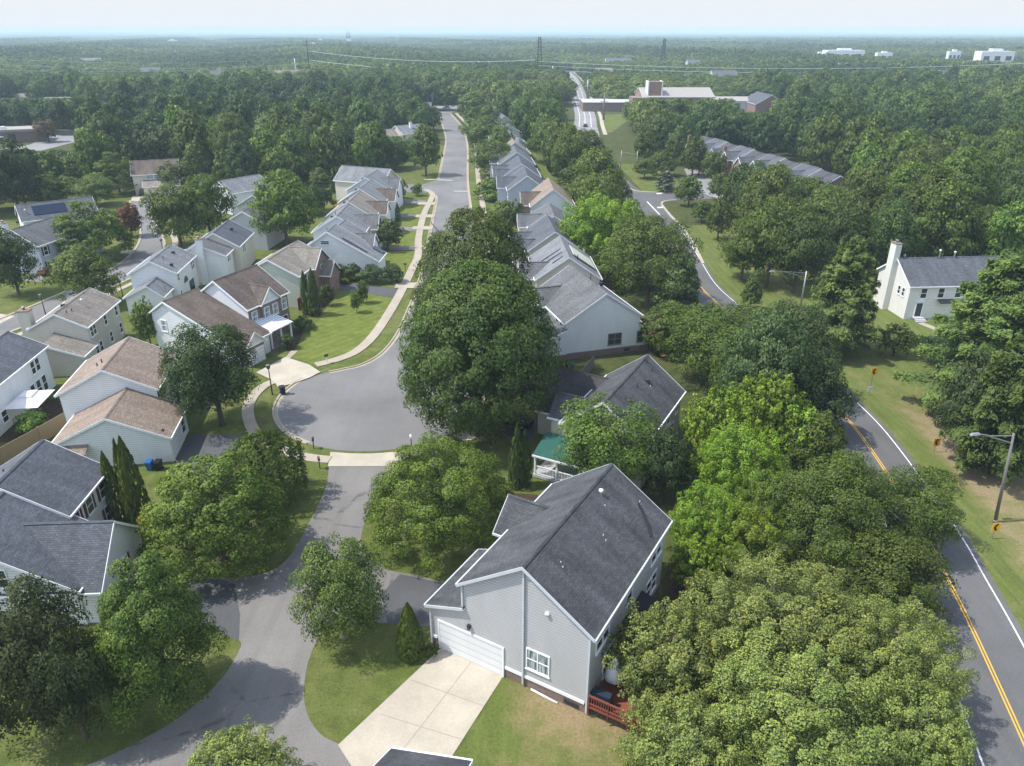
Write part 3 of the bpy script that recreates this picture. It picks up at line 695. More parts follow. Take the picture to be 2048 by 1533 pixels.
for u in (-5.8, -3.4, -1.0, 1.9): q = MB(); q.box(u - .09, u + .09, -2.95, -2.77, .4, 2.7, 'white_trim'); h.part('porch_post', q)
q = MB()
for k in range(46): q.box(-5.7 + k * .165, -5.7 + k * .165 + .05, -2.88, -2.84, .6, 1.35, 'white_trim')
q.box(-5.7, 1.8, -2.9, -2.82, 1.352, 1.44, 'white_trim'); q.box(-5.7, 1.8, -2.9, -2.82, .5, .598, 'white_trim'); h.part('porch_railing', q)
q = MB(); q.box(-6.0, 2.2, -3.0, 0, .1, .42, 'slate_flat'); h.part('porch_floor', q)
h.vents([(.5, 11.6, 8.5, 'dark'), (1.3, 11.0, 7.9, 'dark'), (1.6, 8.6, 7.7, 'box'), (2.1, 8.3, 7.3, 'stub'), (1.3, 6.3, 8.0, 'dark')])
h.done()

# right-hand row
def row_house(name, label, M, yaw, W, L, he, hr, wall, roof, xg=None, low=True, win=True):
    h = House(name, label, M, yaw, group=None)
    hw = W / 2
    h.block(-hw, hw, 0, L, he, hr, wall=wall, roof=roof)
    if xg is None: xg = ((.45, .8),)
    for a_, b_ in xg: h.block(-hw - 2.4, 0, L * a_, L * b_, he - .3, he + (b_ - a_) * L * .36, axis='u', wall=wall, roof=roof, ends=(1, 0))
    if win: h.wins('near', (hw * .35,), (1.2,), w=1.3, h=1.4); h.wins('left', (L * .2,), (3.3, .9))
    return h
h = House('white_gable_house', 'white-sided house with grey roof, two dark windows and brick base, behind the big street trees', (12.8, 95.2), 17)
h.block(-6.0, 5.7, 0, 14.0, 5.4, 9.2, wall='siding_white', roof='shingle_gray', foundation='brick_foundation', ur=0)
h.shed(-9.8, -5.5, -.2, 8.6, 3.0, 4.6, 'left', 'siding_white', 'shingle_gray', foundation='brick_foundation')
h.block(-7.0, 0, 7.6, 12.4, 5.3, 7.5, axis='u', wall='siding_white', roof='shingle_gray', ends=(1, 0))
h.shed(5.2, 7.2, -.1, 4.5, 3.1, 4.3, 'right', 'siding_white', 'shingle_gray', foundation='brick_foundation')
h.win('near', 1.7, 1.5, 1.9, 1.55, double=True, frame='wood_gray'); h.win('near', 5.9, 1.5, 1.6, 1.5, b=3, double=True, frame='wood_gray')
h.wins('left', (2.0, 3.6), (3.7,)); q = MB(); q.box(3.2, 4.1, -.04, .03, .25, .6, 'metal_dark'); h._put(q.build('crawl_vent', h.root), 'near', 0, 0, 0)
h.vents([(1.6, 9.5, 8.5, 'dark'), (2.6, 8.0, 7.8, 'box'), (1.0, 5.0, 8.6, 'stub')]); h.done()
h = House('cream_gable_house', 'cream-gabled house with grey roof carrying dark solar strips, beyond the white-sided house', (9.2, 113.6), 3)
h.block(-5.6, 5.2, 0, 13.4, 5.3, 9.0, wall='siding_cream', roof='shingle_light')
h.block(-8.0, 0, 1.6, 6.2, 5.0, 7.2, axis='u', wall='siding_cream', roof='shingle_gray', ends=(1, 0))
for v in (4.6, 6.6): q = MB(); q.bar((-4.2, v, 6.38), (-.8, v, 8.62), .35, .1, 'solar_glass'); h.part('solar_panel', q)
q = MB(); q.bar((-2.6, 2.2, 7.42), (-.9, 2.2, 8.56), .35, .1, 'solar_glass'); h.part('solar_panel', q)
q = MB(); q.bar((.9, 6.0, 8.56), (4.6, 6.0, 6.0), 5.5, .1, 'siding_sage'); h.part('skylight_panel', q)
h.block(3.6, 6.2, .8, 3.6, 2.9, 3.9, wall='siding_white', roof='shingle_light'); h.vents([(1.5, 2.5, 8.2, 'dark')]); h.done()
h = row_house('slate_roof_house', 'house with blue-grey roof and two black-edged front gables, third beyond the big trees', (7.7, 130.0), 4, 10.6, 13.6, 5.3, 9.0, 'siding_cream', 'shingle_slate', ((.1, .42), (.55, .85))); h.vents([(1.2, 8.5, 8.5, 'dark'), (1.5, 8.0, 8.3, 'dark')]).done()
h = House('tan_roof_house', 'white-gabled house with tan roof and brick front, midway down the right-hand row', (9.4, 167.5), 2)
h.block(-5.3, 5.0, 0, 14.5, 5.4, 9.3, wall='siding_white', roof='shingle_tan'); h.block(-7.3, 0, 3.4, 9.4, 5.0, 7.6, axis='u', wall='brick_brown', roof='shingle_brown', ends=(1, 0)); h.wins('left', (1.5, 11.5), (3.4, .9)); h.done()
h = House('low_cream_house', 'pale house with dark roof half hidden behind trees between slate and tan roofs', (8.5, 148.5), 2)
h.block(-5.2, 5.2, 0, 13.0, 4.6, 7.6, wall='siding_cream', roof='shingle_gray'); h.block(-7.2, 0, 4, 9.4, 4.4, 6.6, axis='u', wall='siding_cream', roof='shingle_gray', ends=(1, 0)); h.done()
RR = [((3.8, 186.5), 'shingle_slate', 'siding_blue', 'blue-grey gabled house next beyond the tan-roofed house'), ((2.6, 205), 'shingle_slate', 'siding_white', 'slate-roofed house with dark dormer, second beyond the tan-roofed house'),
      ((1.5, 226), 'shingle_gray', 'siding_blue', 'grey house with wide plain roof, third beyond the tan-roofed house'), ((1, 247), 'shingle_taupe', 'siding_far', 'house with small chimney, fourth beyond the tan-roofed house'),
      ((0.2, 269), 'shingle_gray', 'siding_far', 'house with dark rear roof, fifth beyond the tan-roofed house'), ((-1, 297), 'shingle_gray', 'siding_white', 'grey-roofed house, sixth beyond the tan-roofed house'),
      ((-3, 331), 'shingle_gray', 'siding_far', 'grey-roofed house near the far bend, partly behind street trees'), ((-7.5, 369), 'shingle_gray', 'siding_white', 'second last roof of the right-hand row by the far bend'), ((-13, 409), 'shingle_gray', 'siding_white', 'last light-edged roof of the right-hand row')]
for k, (M_, rf, wl, lb) in enumerate(RR):
    h = row_house('row_house', lb, M_, 2 + k * 1.2, 10.2 + .4 * (k % 3), 14.2, 5.4, 9.0, wl, rf, (((.1, .42), (.55, .88)) if k % 2 else ((.35, .75),)))
    if k == 3: h.chimney(1.2, 4, 1.0, .8, 10.2, 'siding_white')
    h.done()

# left-hand row of the street
h = House('tan_duplex', 'white house with stepped tan roof and low garage wing, left of the turning circle', (-44.1, 72.5), 9)
h.block(-5.4, 5.2, 0, 9.8, 5.45, 8.15, wall='siding_white', roof='shingle_tan')
h.block(-4.0, 7.75, -7.0, .35, 3.0, 5.75, wall='siding_white', roof='shingle_tan', ur=1.9, ends=(1, 1), gable=None)
h.wins('right', (1.3, 2.6, 6.5), (3.6, ), shutters='shutter_black'); h.win('right', -1.6, .8, 1.1, 1.5, b=1); h.panel('garage_door', 'right', -4.4, .02, 4.2, 2.1, 'garage_panel', 1)
q = MB(); q.solid([(-3.9, -7.9, 2.1), (-.4, -7.9, 2.1), (-.4, -6.7, 2.7), (-3.9, -6.7, 2.7)], [(-3.9, -7.9, 2.22), (-.4, -7.9, 2.22), (-.4, -6.7, 2.82), (-3.9, -6.7, 2.82)], 'shingle_tan'); h.part('side_porch_roof', q)
q = MB(); q.box(-1.0, -.6, -7.6, -7.2, 0, 2.2, 'siding_white'); q.box(-3.7, -3.3, -7.6, -7.2, 0, 2.2, 'siding_white'); h.part('porch_post', q)
q = MB(); q.bar((7.25, -6.0, 3.15), (6.7, -6.0, 3.5), .5, .06, 'metal_dark'); h.part('solar_light', q)
h.vents([(-1.2, 3.4, 7.6, 'dark'), (-1.6, 3.0, 7.3, 'dark')]); h.done()

a0 = xy(425, 562, 9.3)
h = House('brick_front_house', 'brown-roofed house with brick front, white gables and striped metal entry roof above the mown lawn', a0, -24)
h.block(-5.2, 5.6, 0, 9.0, 5.7, 9.3, wall='siding_white', roof='shingle_brown', ur=0)
h.block(0, 6.0, 2.4, 6.6, 5.7, 7.9, axis='u', wall='brick_brown', roof='shingle_brown', ends=(0, 1), gable='siding_white')
h.block(-6.6, 9.0, -6.2, .4, 5.6, 7.7, wall='siding_white', roof='shingle_brown', ur=-3.4, heR=2.8, ends=(1, 0))
h.block(2.0, 10.2, -6.1, -2.0, 2.8, 4.7, axis='u', wall='brick_brown', roof='shingle_brown', ends=(0, 1), gable='siding_white')
q = MB(); q.box(5.33, 5.37, .35, 8.65, .0, 5.5, 'brick_brown'); h.part('wall', q, 'brown brick front wall')
for f in (0,):
    h.B.append(dict(right=5.372, near=0, far=0, left=0))
h.wins('right', (1.4, 7.7), (3.5,), b=4, glass='curtain_glass'); h.wins('right', (3.6, 5.4), (3.5,), b=1, glass='curtain_glass'); h.wins('right', (6.2, 7.6), (.9,), b=4)
h.panel('garage_door', 'right', -4.05, .02, 2.9, 2.1, 'garage_panel', 3); h.win('near', -4.3, 3.2, .9, 1.5, b=2, glass='curtain_glass')
q = MB(); q.solid([(5.38, .2, 3.6), (5.38, 5.0, 3.6), (9.0, 5.0, 2.75), (9.0, .2, 2.75)], [(5.38, .2, 3.7), (5.38, 5.0, 3.7), (9.0, 5.0, 2.85), (9.0, .2, 2.85)], 'awning_metal'); h.part('porch_roof', q)
for v in (.5, 4.7, 2.6): q = MB(); q.box(8.6, 8.8, v - .1, v + .1, .1, 2.9, 'white_trim'); h.part('porch_post', q)
q = MB(); q.box(5.4, 8.9, .3, 4.9, 0, .22, 'brick_brown'); h.part('porch_floor', q)
h.panel('door', 'right', 2.4, .25, 1.0, 2.1, 'door_dark', 4); h.done()

h = House('gray_brick_house', 'house with light taupe roof, pale green side wall and pointed brick gable', (-39.2, 115.6), -8)
h.block(-5.1, 5.0, 0, 12.4, 5.4, 8.0, wall='siding_sage', roof='shingle_taupe')
h.block(0, 5.9, 4.6, 11.6, 5.3, 8.0, axis='u', wall='brick_red', roof='shingle_taupe', ends=(0, 1))
h.block(2.4, 7.6, 6.6, 11.4, 3.6, 5.6, axis='u', wall='brick_red', roof='shingle_taupe', ends=(0, 1))
h.wins('right', (1.2, 3.0), (3.4, .8)); h.wins('right', (8.1,), (3.6,), b=1); h.panel('gate', 'right', -.4, 0, 1.4, 2.0, 'door_red', 0, None); h.done()
h = House('white_wing_house', 'white house with long side wall and low wing carrying solar panels, beyond the taupe-roofed house', (-32.7, 131.5), -4)
h.block(-5.6, 8.6, 0, 6.0, 5.2, 8.6, wall='siding_white', roof='shingle_light', ur=-.6, heR=3.3)
h.block(-5.2, 4.6, 5.6, 11.4, 5.2, 8.3, wall='siding_white', roof='shingle_light', ends=(0, 1))
h.block(0, 6.4, 5.0, 9.6, 4.6, 6.6, axis='u', wall='siding_white', roof='shingle_gray', ends=(0, 1))
q = MB(); q.bar((6.4, 5.0, 4.72), (8.3, 5.0, 3.64), 1.6, .07, 'solar_glass'); h.part('solar_panel', q)
q = MB(); q.bar((2.0, .7, 7.33), (6.4, .7, 4.78), .16, .14, 'dark_flashing'); h.part('snow_guard', q); h.win('near', -1.2, 6.2, 1.5, .6); h.vents([(-1.5, 3.2, 8.0, 'dark')]); h.done()
LRR = [((-34.2, 144.5), 'shingle_light', 'siding_white', 'siding_white', 'pale-roofed white house second beyond the taupe-roofed house', 0), ((-34.6, 158.0), 'shingle_taupe', 'siding_tan', 'siding_white', 'house with taupe and brown roofs, third beyond the taupe-roofed house', -2),
       ((-35.0, 172.5), 'shingle_light', 'siding_white', 'siding_white', 'house with brown front gable roof near the side-street corner', -4), ((-36.2, 187), 'shingle_light', 'siding_white', 'siding_white', 'pale-roofed house with black ridge line, last but one before the side street', -5)]
for k, (M_, rf, wl, g_, lb, yw) in enumerate(LRR):
    h = House('street_house', lb, M_, yw); h.block(-5.4, 5.2, 0, 12.2, 5.2, 8.5, wall=wl, roof=rf)
    h.block(0, 7.0, 4.4, 10.2, 4.8, 7.2, axis='u', wall=g_, roof='shingle_brown' if k in (1, 2) else 'shingle_gray', ends=(0, 1)); h.vents([(-1.4, 5, 7.8, 'dark'), (-2, 4.2, 7.4, 'box')]); h.done()
h = House('corner_house', 'grey-roofed house turned sideways at the corner of the side street', (-41, 203), -22)
h.block(-5.6, 9.6, -4.0, 5.2, 5.2, 8.4, axis='u', wall='siding_cream', roof='shingle_light'); h.vents([(-2, 1.2, 8.2, 'dark')]); h.wins('right', (-1, 2), (3.2,)); h.done()

# second row further left
h = House('beige_house', 'beige two-storey house with taupe roof, many windows and a lean-to garage', (-60.4, 91.9), 5)
h.block(-3.9, 3.9, 0, 11.2, 5.4, 7.45, wall='siding_beige', roof='shingle_taupe')
h.block(-2.6, 4.5, -4.0, .35, 2.9, 4.7, wall='siding_beige', roof='shingle_taupe', ur=-.7)
h.wins('right', (1.3, 2.2, 5.8, 9.6), (3.7, ), w=.75, h=1.35); h.wins('right', (1.6, 2.9, 6.4, 9.9), (.9,), w=.8, h=1.4); h.win('right', -2.4, .7, .8, 1.4, b=1)
h.chimney(-4.2, 1.2, 1.4, 1.2, 7.6, 'siding_beige'); h.vents([(-.9, 4.6, 7.0, 'box'), (1.3, 5.4, 6.9, 'pipe'), (1.6, 5.0, 6.7, 'stub'), (.9, 1.6, 6.9, 'dark'), (1.1, 2.6, 6.8, 'dark')]); h.done()
h = House('arch_window_house', 'white house with speckled grey roof and an arched window over the patio door', (-58.6, 116.4), 5)
h.block(-3.9, 3.9, 0, 10.8, 5.4, 7.5, wall='siding_white', roof='shingle_light')
h.block(-3.4, 2.9, -4.6, .35, 2.9, 4.8, wall='siding_white', roof='shingle_light', ur=.5)
h.wins('right', (1.2,), (3.8, .9), w=.6, h=1.2); h.wins('right', (8.4, 9.3), (3.6,), w=.6, h=1.5); h.panel('patio_door', 'right', 6.8, .2, 2.6, 2.1, 'pane_glass', 0)
q = MB(); q.solid([(.0, -1.0, 2.6)] + [(.0, -1.0 * math.cos(R(t)), 2.6 + 1.0 * math.sin(R(t))) for t in range(15, 180, 15)] + [(.0, 1.0, 2.6)], [(.05, -1.0, 2.6)] + [(.05, -1.0 * math.cos(R(t)), 2.6 + 1.0 * math.sin(R(t))) for t in range(15, 180, 15)] + [(.05, 1.0, 2.6)], 'pane_glass')
o_ = h.part('arched_window', q); o_.location = (3.6, 4.4, 0); h.vents([(1.0, 3.4, 7.0, 'dark'), (1.3, 7.4, 6.9, 'box'), (2.6, 2.0, 6.3, 'box')]); h.done()
h = House('twin_roof_house', 'white house with dark grey roofs, tall side chimney and paired windows', (-53.9, 129.5), 4)
h.block(-4.6, 4.2, 3.6, 14.2, 5.4, 8.0, wall='siding_cream', roof='shingle_slate'); h.block(-5.6, 3.0, -1.2, 4.0, 5.0, 7.2, wall='siding_white', roof='shingle_gray', ur=-2.0)
h.chimney(-1.2, -1.5, 1.0, .9, 8.1, 'siding_white'); h.wins('right', (.6, 1.6), (3.4,), b=1, w=.6, h=1.6); h.wins('right', (6.6, 7.6), (3.5,), w=.6, h=1.6); h.vents([(-1, 8, 7.6, 'stub'), (1.5, 9.4, 7.3, 'box')]); h.done()
h = House('pale_gable_house', 'grey-gabled house with pale roof edge between two leafy trees', (-55.0, 151.0), -6)
h.block(-4.6, 4.6, 0, 11, 5.4, 8.0, wall='siding_far', roof='shingle_light'); h.done()
h = House('long_roof_house', 'house with long grey roof sloping toward the trees, behind the pale-gabled house', (-58.5, 168.5), -12)
h.block(-4.6, 4.6, 0, 12, 5.2, 7.8, wall='siding_white', roof='shingle_gray'); h.done()
h = House('bright_wall_house', 'white-walled grey-roofed house at the edge of the dark wood', (-71, 187), -38)
h.block(-4.6, 4.4, -2, 10, 5.2, 7.9, axis='v', wall='siding_white', roof='shingle_light'); h.done()
h = House('dark_roof_house', 'white two-storey house with dark slate roof beside the white gazebo', (-62.4, 85.3), 5)
h.block(-4.2, 4.2, -16, .3, 5.4, 7.5, wall='siding_white', roof='shingle_slate'); h.wins('right', (-2.6, -3.7), (3.4,), w=.8, h=1.5); h.wins('right', (-2.2, -3.6, -5), (.5,), w=.9, h=1.9); h.win('right', -11.5, 1.0, 1.0, 1.3); h.vents([(1.6, -8.5, 6.9, 'box')]); h.done()
h = House('gray_colonial_house', 'blue-grey colonial house with black shutters at the left edge', (-90.5, 134), -10)
h.block(-6.0, 3.6, 0, 17, 5.4, 8.3, wall='siding_blue', roof='shingle_gray', ur=-1.2); h.wins('right', (1.8, 6.0, 9.5), (3.4,), shutters='shutter_black'); h.wins('right', (1.8,), (.7,), shutters='shutter_black'); h.panel('door', 'right', 6.2, .2, 1.1, 2.1, 'door_red', 0); h.chimney(-5.4, 3.0, 1.1, 1.0, 8.6, 'siding_white'); h.done()
h = House('skylight_house', 'white house with grey roof carrying blue solar panels at the left edge', (-102, 163.5), 38)
h.block(-6, 9, -4.6, 4.6, 4.6, 7.4, axis='u', wall='siding_white', roof='shingle_slate')
q = MB(); q.bar((0, -.9, 6.95), (0, -3.4, 5.42), 6.4, .08, 'solar_glass'); h.part('solar_panel', q); h.vents([(-4.6, -2.5, 6.0, 'pipe')]); h.done()
h = House('two_car_house', 'brown-roofed house with wide beige garage door at the end of the left street', (-99.5, 212), 20)
h.block(-6.2, 6.2, -2.6, 7.4, 5.4, 8.6, axis='u', wall='siding_cream', roof='shingle_brown')
h.shed(-3.6, 6.0, -6.2, -2.2, 2.7, 4.0, 'near', 'siding_cream', 'shingle_taupe')
h.panel('garage_door', 'near', .8, .02, 5.2, 2.1, 'siding_beige', 1, 'brick_red'); h.wins('near', (-1.6, .4, 2.4, 4.2), (4.2,), w=1.6, h=1.1, glass='curtain_glass'); h.done()
h = House('shuttered_house', 'white house with dark slate roofs, brown shutters and garage wing in the lower left', (-40.6, 49.3), 3)
h.block(-5.2, 4.9, -.2, 7.2, 5.65, 8.75, wall='siding_white', roof='shingle_slate', foundation=None)
h.block(-7.4, 8.1, -6.75, .3, 3.3, 8.2, wall='siding_white', roof='shingle_slate', ur=.4, heR=3.45)
h.block(-1.0, 9.6, -6.6, 1.5, 3.15, 6.75, axis='u', wall='siding_white', roof='shingle_slate', ends=(0, 1))
h.wins('right', (1.0, 3.2, 5.6), (3.7,), shutters='shutter_brown'); h.win('right', 5.6, 1.2, 1.0, 1.5, shutters='shutter_brown'); h.win('right', -2.2, 1.2, 1.0, 1.6, b=2, shutters='shutter_brown'); h.win('near', 2.6, 3.9, 1.0, 1.5, b=1); h.win('near', -1.0, 3.9, 1.0, 1.5, b=1)
h.vents([(-1.8, 3.6, 7.5, 'dark')]); h.done()

# house on the right beyond the road
h = House('chimney_house', 'cream house with slate-blue roof and tall white chimney beyond the road', (61.3, 114.8), 4)
h.block(-.2, 17, -5.3, 4.7, 5.4, 8.6, axis='u', wall='siding_pale', roof='shingle_slate')
h.chimney(-.42, .4, .95, 1.6, 10.8, 'siding_pale', 'brick_foundation')
h.wins('near', (2.4, 5.2, 8.0, 11), (3.5,), w=.9, h=1.5); h.wins('near', (8, 11), (.8,), w=.9, h=1.5); h.wins('left', (-2.2, -3.4), (3.4,), w=.6, h=1.2)
h.panel('door', 'near', 2.2, .45, 1.0, 2.2, 'door_dark', 0); q = MB(); q.solid([(1.4, -.12, 2.9), (3.0, -.12, 2.9), (2.2, -.12, 3.45)], [(1.4, .0, 2.9), (3.0, .0, 2.9), (2.2, .0, 3.45)], 'white_trim'); h._put(q.build('pediment', h.root), 'near', 0, 0, 0)
q = MB(); [q.box(1.4, 3.0, -5.9 - .35 * k, -5.02, 0, .45 - .13 * k - .001 * k, 'slate_flat') for k in range(3)]; h.part('step', q)
q = MB(); q.bar((6.2, -5.1, 3.2), (6.2, -6.0, 2.85), 2.6, .1, 'canvas_black'); h.part('canopy', q)
h.vents([(6.5, -.5, 9.1, 'pipe'), (9.0, -.5, 8.8, 'pipe'), (1.5, .6, 8.8, 'stub')]); h.done()
wp = MB(); wp.ribbon(smooth([(63.6, 108.2), (65.5, 104), (68.5, 99.5)]), .6, .6, None, .03, 'concrete'); structure('garden_path', wp)

# townhouses: one thing per unit
for k in range(9):
    x = 66 + 15.0 * k / 8.6; y = 252 - 73.0 * k / 8.6
    h = House('townhouse', ['end townhouse with red chimney at the far end of the slate-roofed terrace', 'townhouse with red brick gable, second from the far end of the terrace', 'townhouse with broad blue-grey roof, third from the far end of the terrace', 'townhouse with pointed red front gable, fourth from the far end of the terrace',
        'townhouse with dark roof in the middle of the terrace', 'townhouse with pale roof edge, fourth from the near end of the terrace', 'townhouse with hipped blue-grey roof, third from the near end of the terrace', 'townhouse with light gable, second from the near end of the terrace', 'end townhouse of the terrace nearest the big trees'][k], (x, y), 11.6, cat='townhouse')
    zz = .35 * (k % 2)
    h.block(-6, 6, 0, 8.4, 6.2 + zz, 9.4 + zz, wall='brick_brown' if k % 3 != 1 else 'siding_tan', roof='shingle_slate' if k % 2 else 'shingle_charcoal', oh=.2)
    h.block(-7.2, 0, 1.4, 6.2, 6.2 + zz, 8.4 + zz, axis='u', wall='brick_red' if k in (1, 3) else 'brick_brown', roof='shingle_slate', ends=(1, 0)); h.wins('left', (3.8,), (3.6, 1.0), b=1)
    if k in (0, 3): h.chimney(-5.4, 7.4, .9, .9, 9.6, 'brick_red')
    h.done()

# school beyond the woods
t = House('school', 'long low school with pale roofs, brick tower and brick end gable above the woods', (0, 0), 0, cat='school')
t.block(72, 112, 436, 466, 8.5, 12.5, axis='u', wall='brick_red', roof='roof_pale'); t.block(40, 78, 446, 470, 5.0, 5.5, axis='u', wall='brick_brown', roof='slate_flat'); t.block(108, 140, 430, 452, 7.0, 8.4, axis='u', wall='siding_far', roof='roof_pale')
t.block(128, 144, 414, 440, 6.5, 11.2, wall='brick_red', roof='shingle_slate'); q = MB(); q.box(75, 83, 438, 446, 6, 16.2, 'brick_red'); q.box(74.9, 75.5, 437.8, 446.2, 6, 16.5, 'siding_pale'); q.box(82.5, 83.1, 437.8, 446.2, 6, 16.5, 'siding_pale'); t.part('tower', q)
q = MB(); q.box(66, 74, 432, 446, 0, 8.4, 'brick_brown'); t.part('entrance_block', q); t.done()
# low commercial building on the left
h = House('flat_roof_building', 'low brown building with white flat roof edge at the left edge of the woods', (-206, 314), 22, cat='building')
q = MB(); q.box(-8, 14, 0, 12, 0, 4.2, 'brick_brown'); h.part('wall', q); q = MB(); q.box(-8.6, 14.6, -.6, 12.6, 4.21, 5.2, 'roof_pale'); q.box(-1, .6, 2, 4, 5.2, 6.2, 'metal_white'); h.part('roof', q); q = MB(); q.box(1.5, 4, -.15, .05, 0, 3.4, 'metal_dark'); h.part('door', q); q = MB(); q.box(-4, 0, -1.8, 0, 2.4, 2.7, 'metal_white'); h.part('canopy', q)
h = House('lone_house', 'pale-roofed house among the trees left of the street', (-46, 306), -50)
h.block(-5.5, 5.5, 0, 13, 4.8, 7.6, wall='siding_cream', roof='shingle_light'); h.block(-5.5, 2, -5.5, 1, 4.2, 6.4, wall='siding_cream', roof='shingle_taupe'); h.chimney(2, 6, 1, 1, 8.8, 'siding_white'); h.done()
FARB = [(570, 158, 34, 12, 7, 'siding_white', 'long pale building with brown roof beyond the left woods'), (110, 190, 16, 10, 6, 'siding_white', 'small pale house roof in the far left woods'), (40, 183, 14, 9, 6, 'siding_white', 'white roof at the far left edge among trees'), (435, 158, 10, 8, 7, 'siding_far', 'grey house gable peeping out of the far woods'),
        (840, 200, 12, 8, 6, 'siding_sage', 'small green-roofed shed near the end of the street'), (1238, 128, 30, 12, 9, 'siding_far', 'cluster-like grey house beyond the school woods'), (1210, 152, 14, 9, 7, 'siding_white', 'white house left of the school on the far side'), (1450, 158, 20, 10, 7, 'siding_far', 'grey roof between trees behind the school'), (1905, 158, 18, 10, 7, 'siding_tan', 'tan roof in the far right woods'), (1262, 122, 16, 10, 7, 'siding_white', 'pale house beside the grey house beyond the school woods'), (300, 150, 15, 10, 7, 'siding_far', 'grey roof in the far left woods under the power lines'), (720, 152, 16, 9, 7, 'siding_white', 'pale roof in the woods right of the two dark poles'), (1392, 132, 18, 10, 7, 'siding_far', 'grey roof right of the pointed pylon'), (1700, 140, 20, 10, 7, 'siding_white', 'pale roof below the far office complex'), (180, 128, 22, 10, 7, 'siding_white', 'white roof far out in the left woods')]
for u, v, L_, W_, hh, wl, lb in FARB:
    p = at(u, v, 8); e_ = 10 if p.y > 560 else 4.6; h = House('distant_house', lb, (p.x, p.y), 8); h.block(-L_ / 2, L_ / 2, 0, W_, e_, e_ * 1.4, axis='u', wall=wl, roof='shingle_taupe' if wl == 'siding_white' else 'shingle_gray'); h.done()
# white buildings on the far right
for u0, u1, v0, v1, lb in ((1628, 1654, 107, 112, 'low left wing building of the far white complex'), (1654, 1728, 101, 113, 'big white block of the far office complex on the right'), (1754, 1784, 106, 113, 'smaller white building right of the far office block'), (1896, 1920, 103, 115, 'single cube-like white building on the far right'), (1960, 2026, 103, 122, 'largest white building at the far right edge'), (336, 352, 80, 83, 'tiny white building on the hazy left horizon'), (693, 702, 66, 71, 'white tank-like building on the far horizon'), (600, 612, 97, 102, 'nearest of three pale specks of building beyond the tall dark pole'), (621, 632, 87, 92, 'middle one of three pale specks of building beyond the tall dark pole'), (637, 645, 79, 83, 'farthest of three pale specks of building beyond the tall dark pole')):
    v0b = max(v1, 84); yy = at(1024, v0b + 2, 13).y; xx0, xx1 = [(u - 1024) / F_PX * depth(0, yy, 13) for u in (u0, u1)]
    zt = height_at(yy, v0); q = MB(); t = thing('white_building', lb, 'building', ((xx0 + xx1) / 2, yy, 0)); wd = (xx1 - xx0) / 2
    q.box(-wd, wd, 0, wd * .8, 0, zt, 'siding_white'); q.box(-wd * .3, wd * .35, wd * .2, wd * .6, zt + .01, zt + (zt - 12) * .12 + 1, 'siding_white'); q.build('wall', t)
    q = MB(); n = max(3, int(wd / 9))
    for j in range(n): q.box(-wd + 2 * wd * (j + .25) / n, -wd + 2 * wd * (j + .75) / n, -.3, .1, zt * .62, zt * .8, 'pane_glass')
    q.build('window', t)
# ------------------------------------------------------------------ trees
def leaf_mesh(name, C, Nn, size, asp=1.5, bend=.65, out=None, tip=None):
    """one mesh of n small leaf-clump faces: centres C, facing Nn, half size per face; shading normals lean to out"""
    n = len(C); g = rng.normal(size=(n, 3)); t = np.cross(Nn, g); t /= np.linalg.norm(t, axis=1)[:, None] + 1e-9; b = np.cross(Nn, t)
    s = size[:, None]
    V = np.empty((n, 4, 3)); V[:, 0] = C + t * s * asp; V[:, 1] = C + b * s * .8 + Nn * s * .25; V[:, 2] = C - t * s * asp * .9; V[:, 3] = C - b * s * .8 + Nn * s * .2
    V = V.reshape(-1, 3)
    me = bpy.data.meshes.new(name); me.vertices.add(4 * n); me.vertices.foreach_set('co', V.ravel().astype(np.float32))
    me.loops.add(4 * n); me.loops.foreach_set('vertex_index', np.arange(4 * n, dtype=np.int32))
    me.polygons.add(n); me.polygons.foreach_set('loop_start', np.arange(0, 4 * n, 4, dtype=np.int32))
    me.polygons.foreach_set('use_smooth', np.ones(n, dtype=bool))
    me.update(calc_edges=True)
    o = Nn if out is None else out
    nn = Nn * (1 - bend) + o * bend; nn /= np.linalg.norm(nn, axis=1)[:, None] + 1e-9
    me.normals_split_custom_set_from_vertices(np.repeat(nn, 4, axis=0).astype(np.float32))
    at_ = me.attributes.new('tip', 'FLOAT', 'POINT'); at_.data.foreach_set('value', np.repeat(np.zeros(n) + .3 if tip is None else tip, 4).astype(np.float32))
    me.materials.append(FOL); return me
def unit(n):
    d = rng.normal(size=(n, 3)); return d / np.linalg.norm(d, axis=1)[:, None]
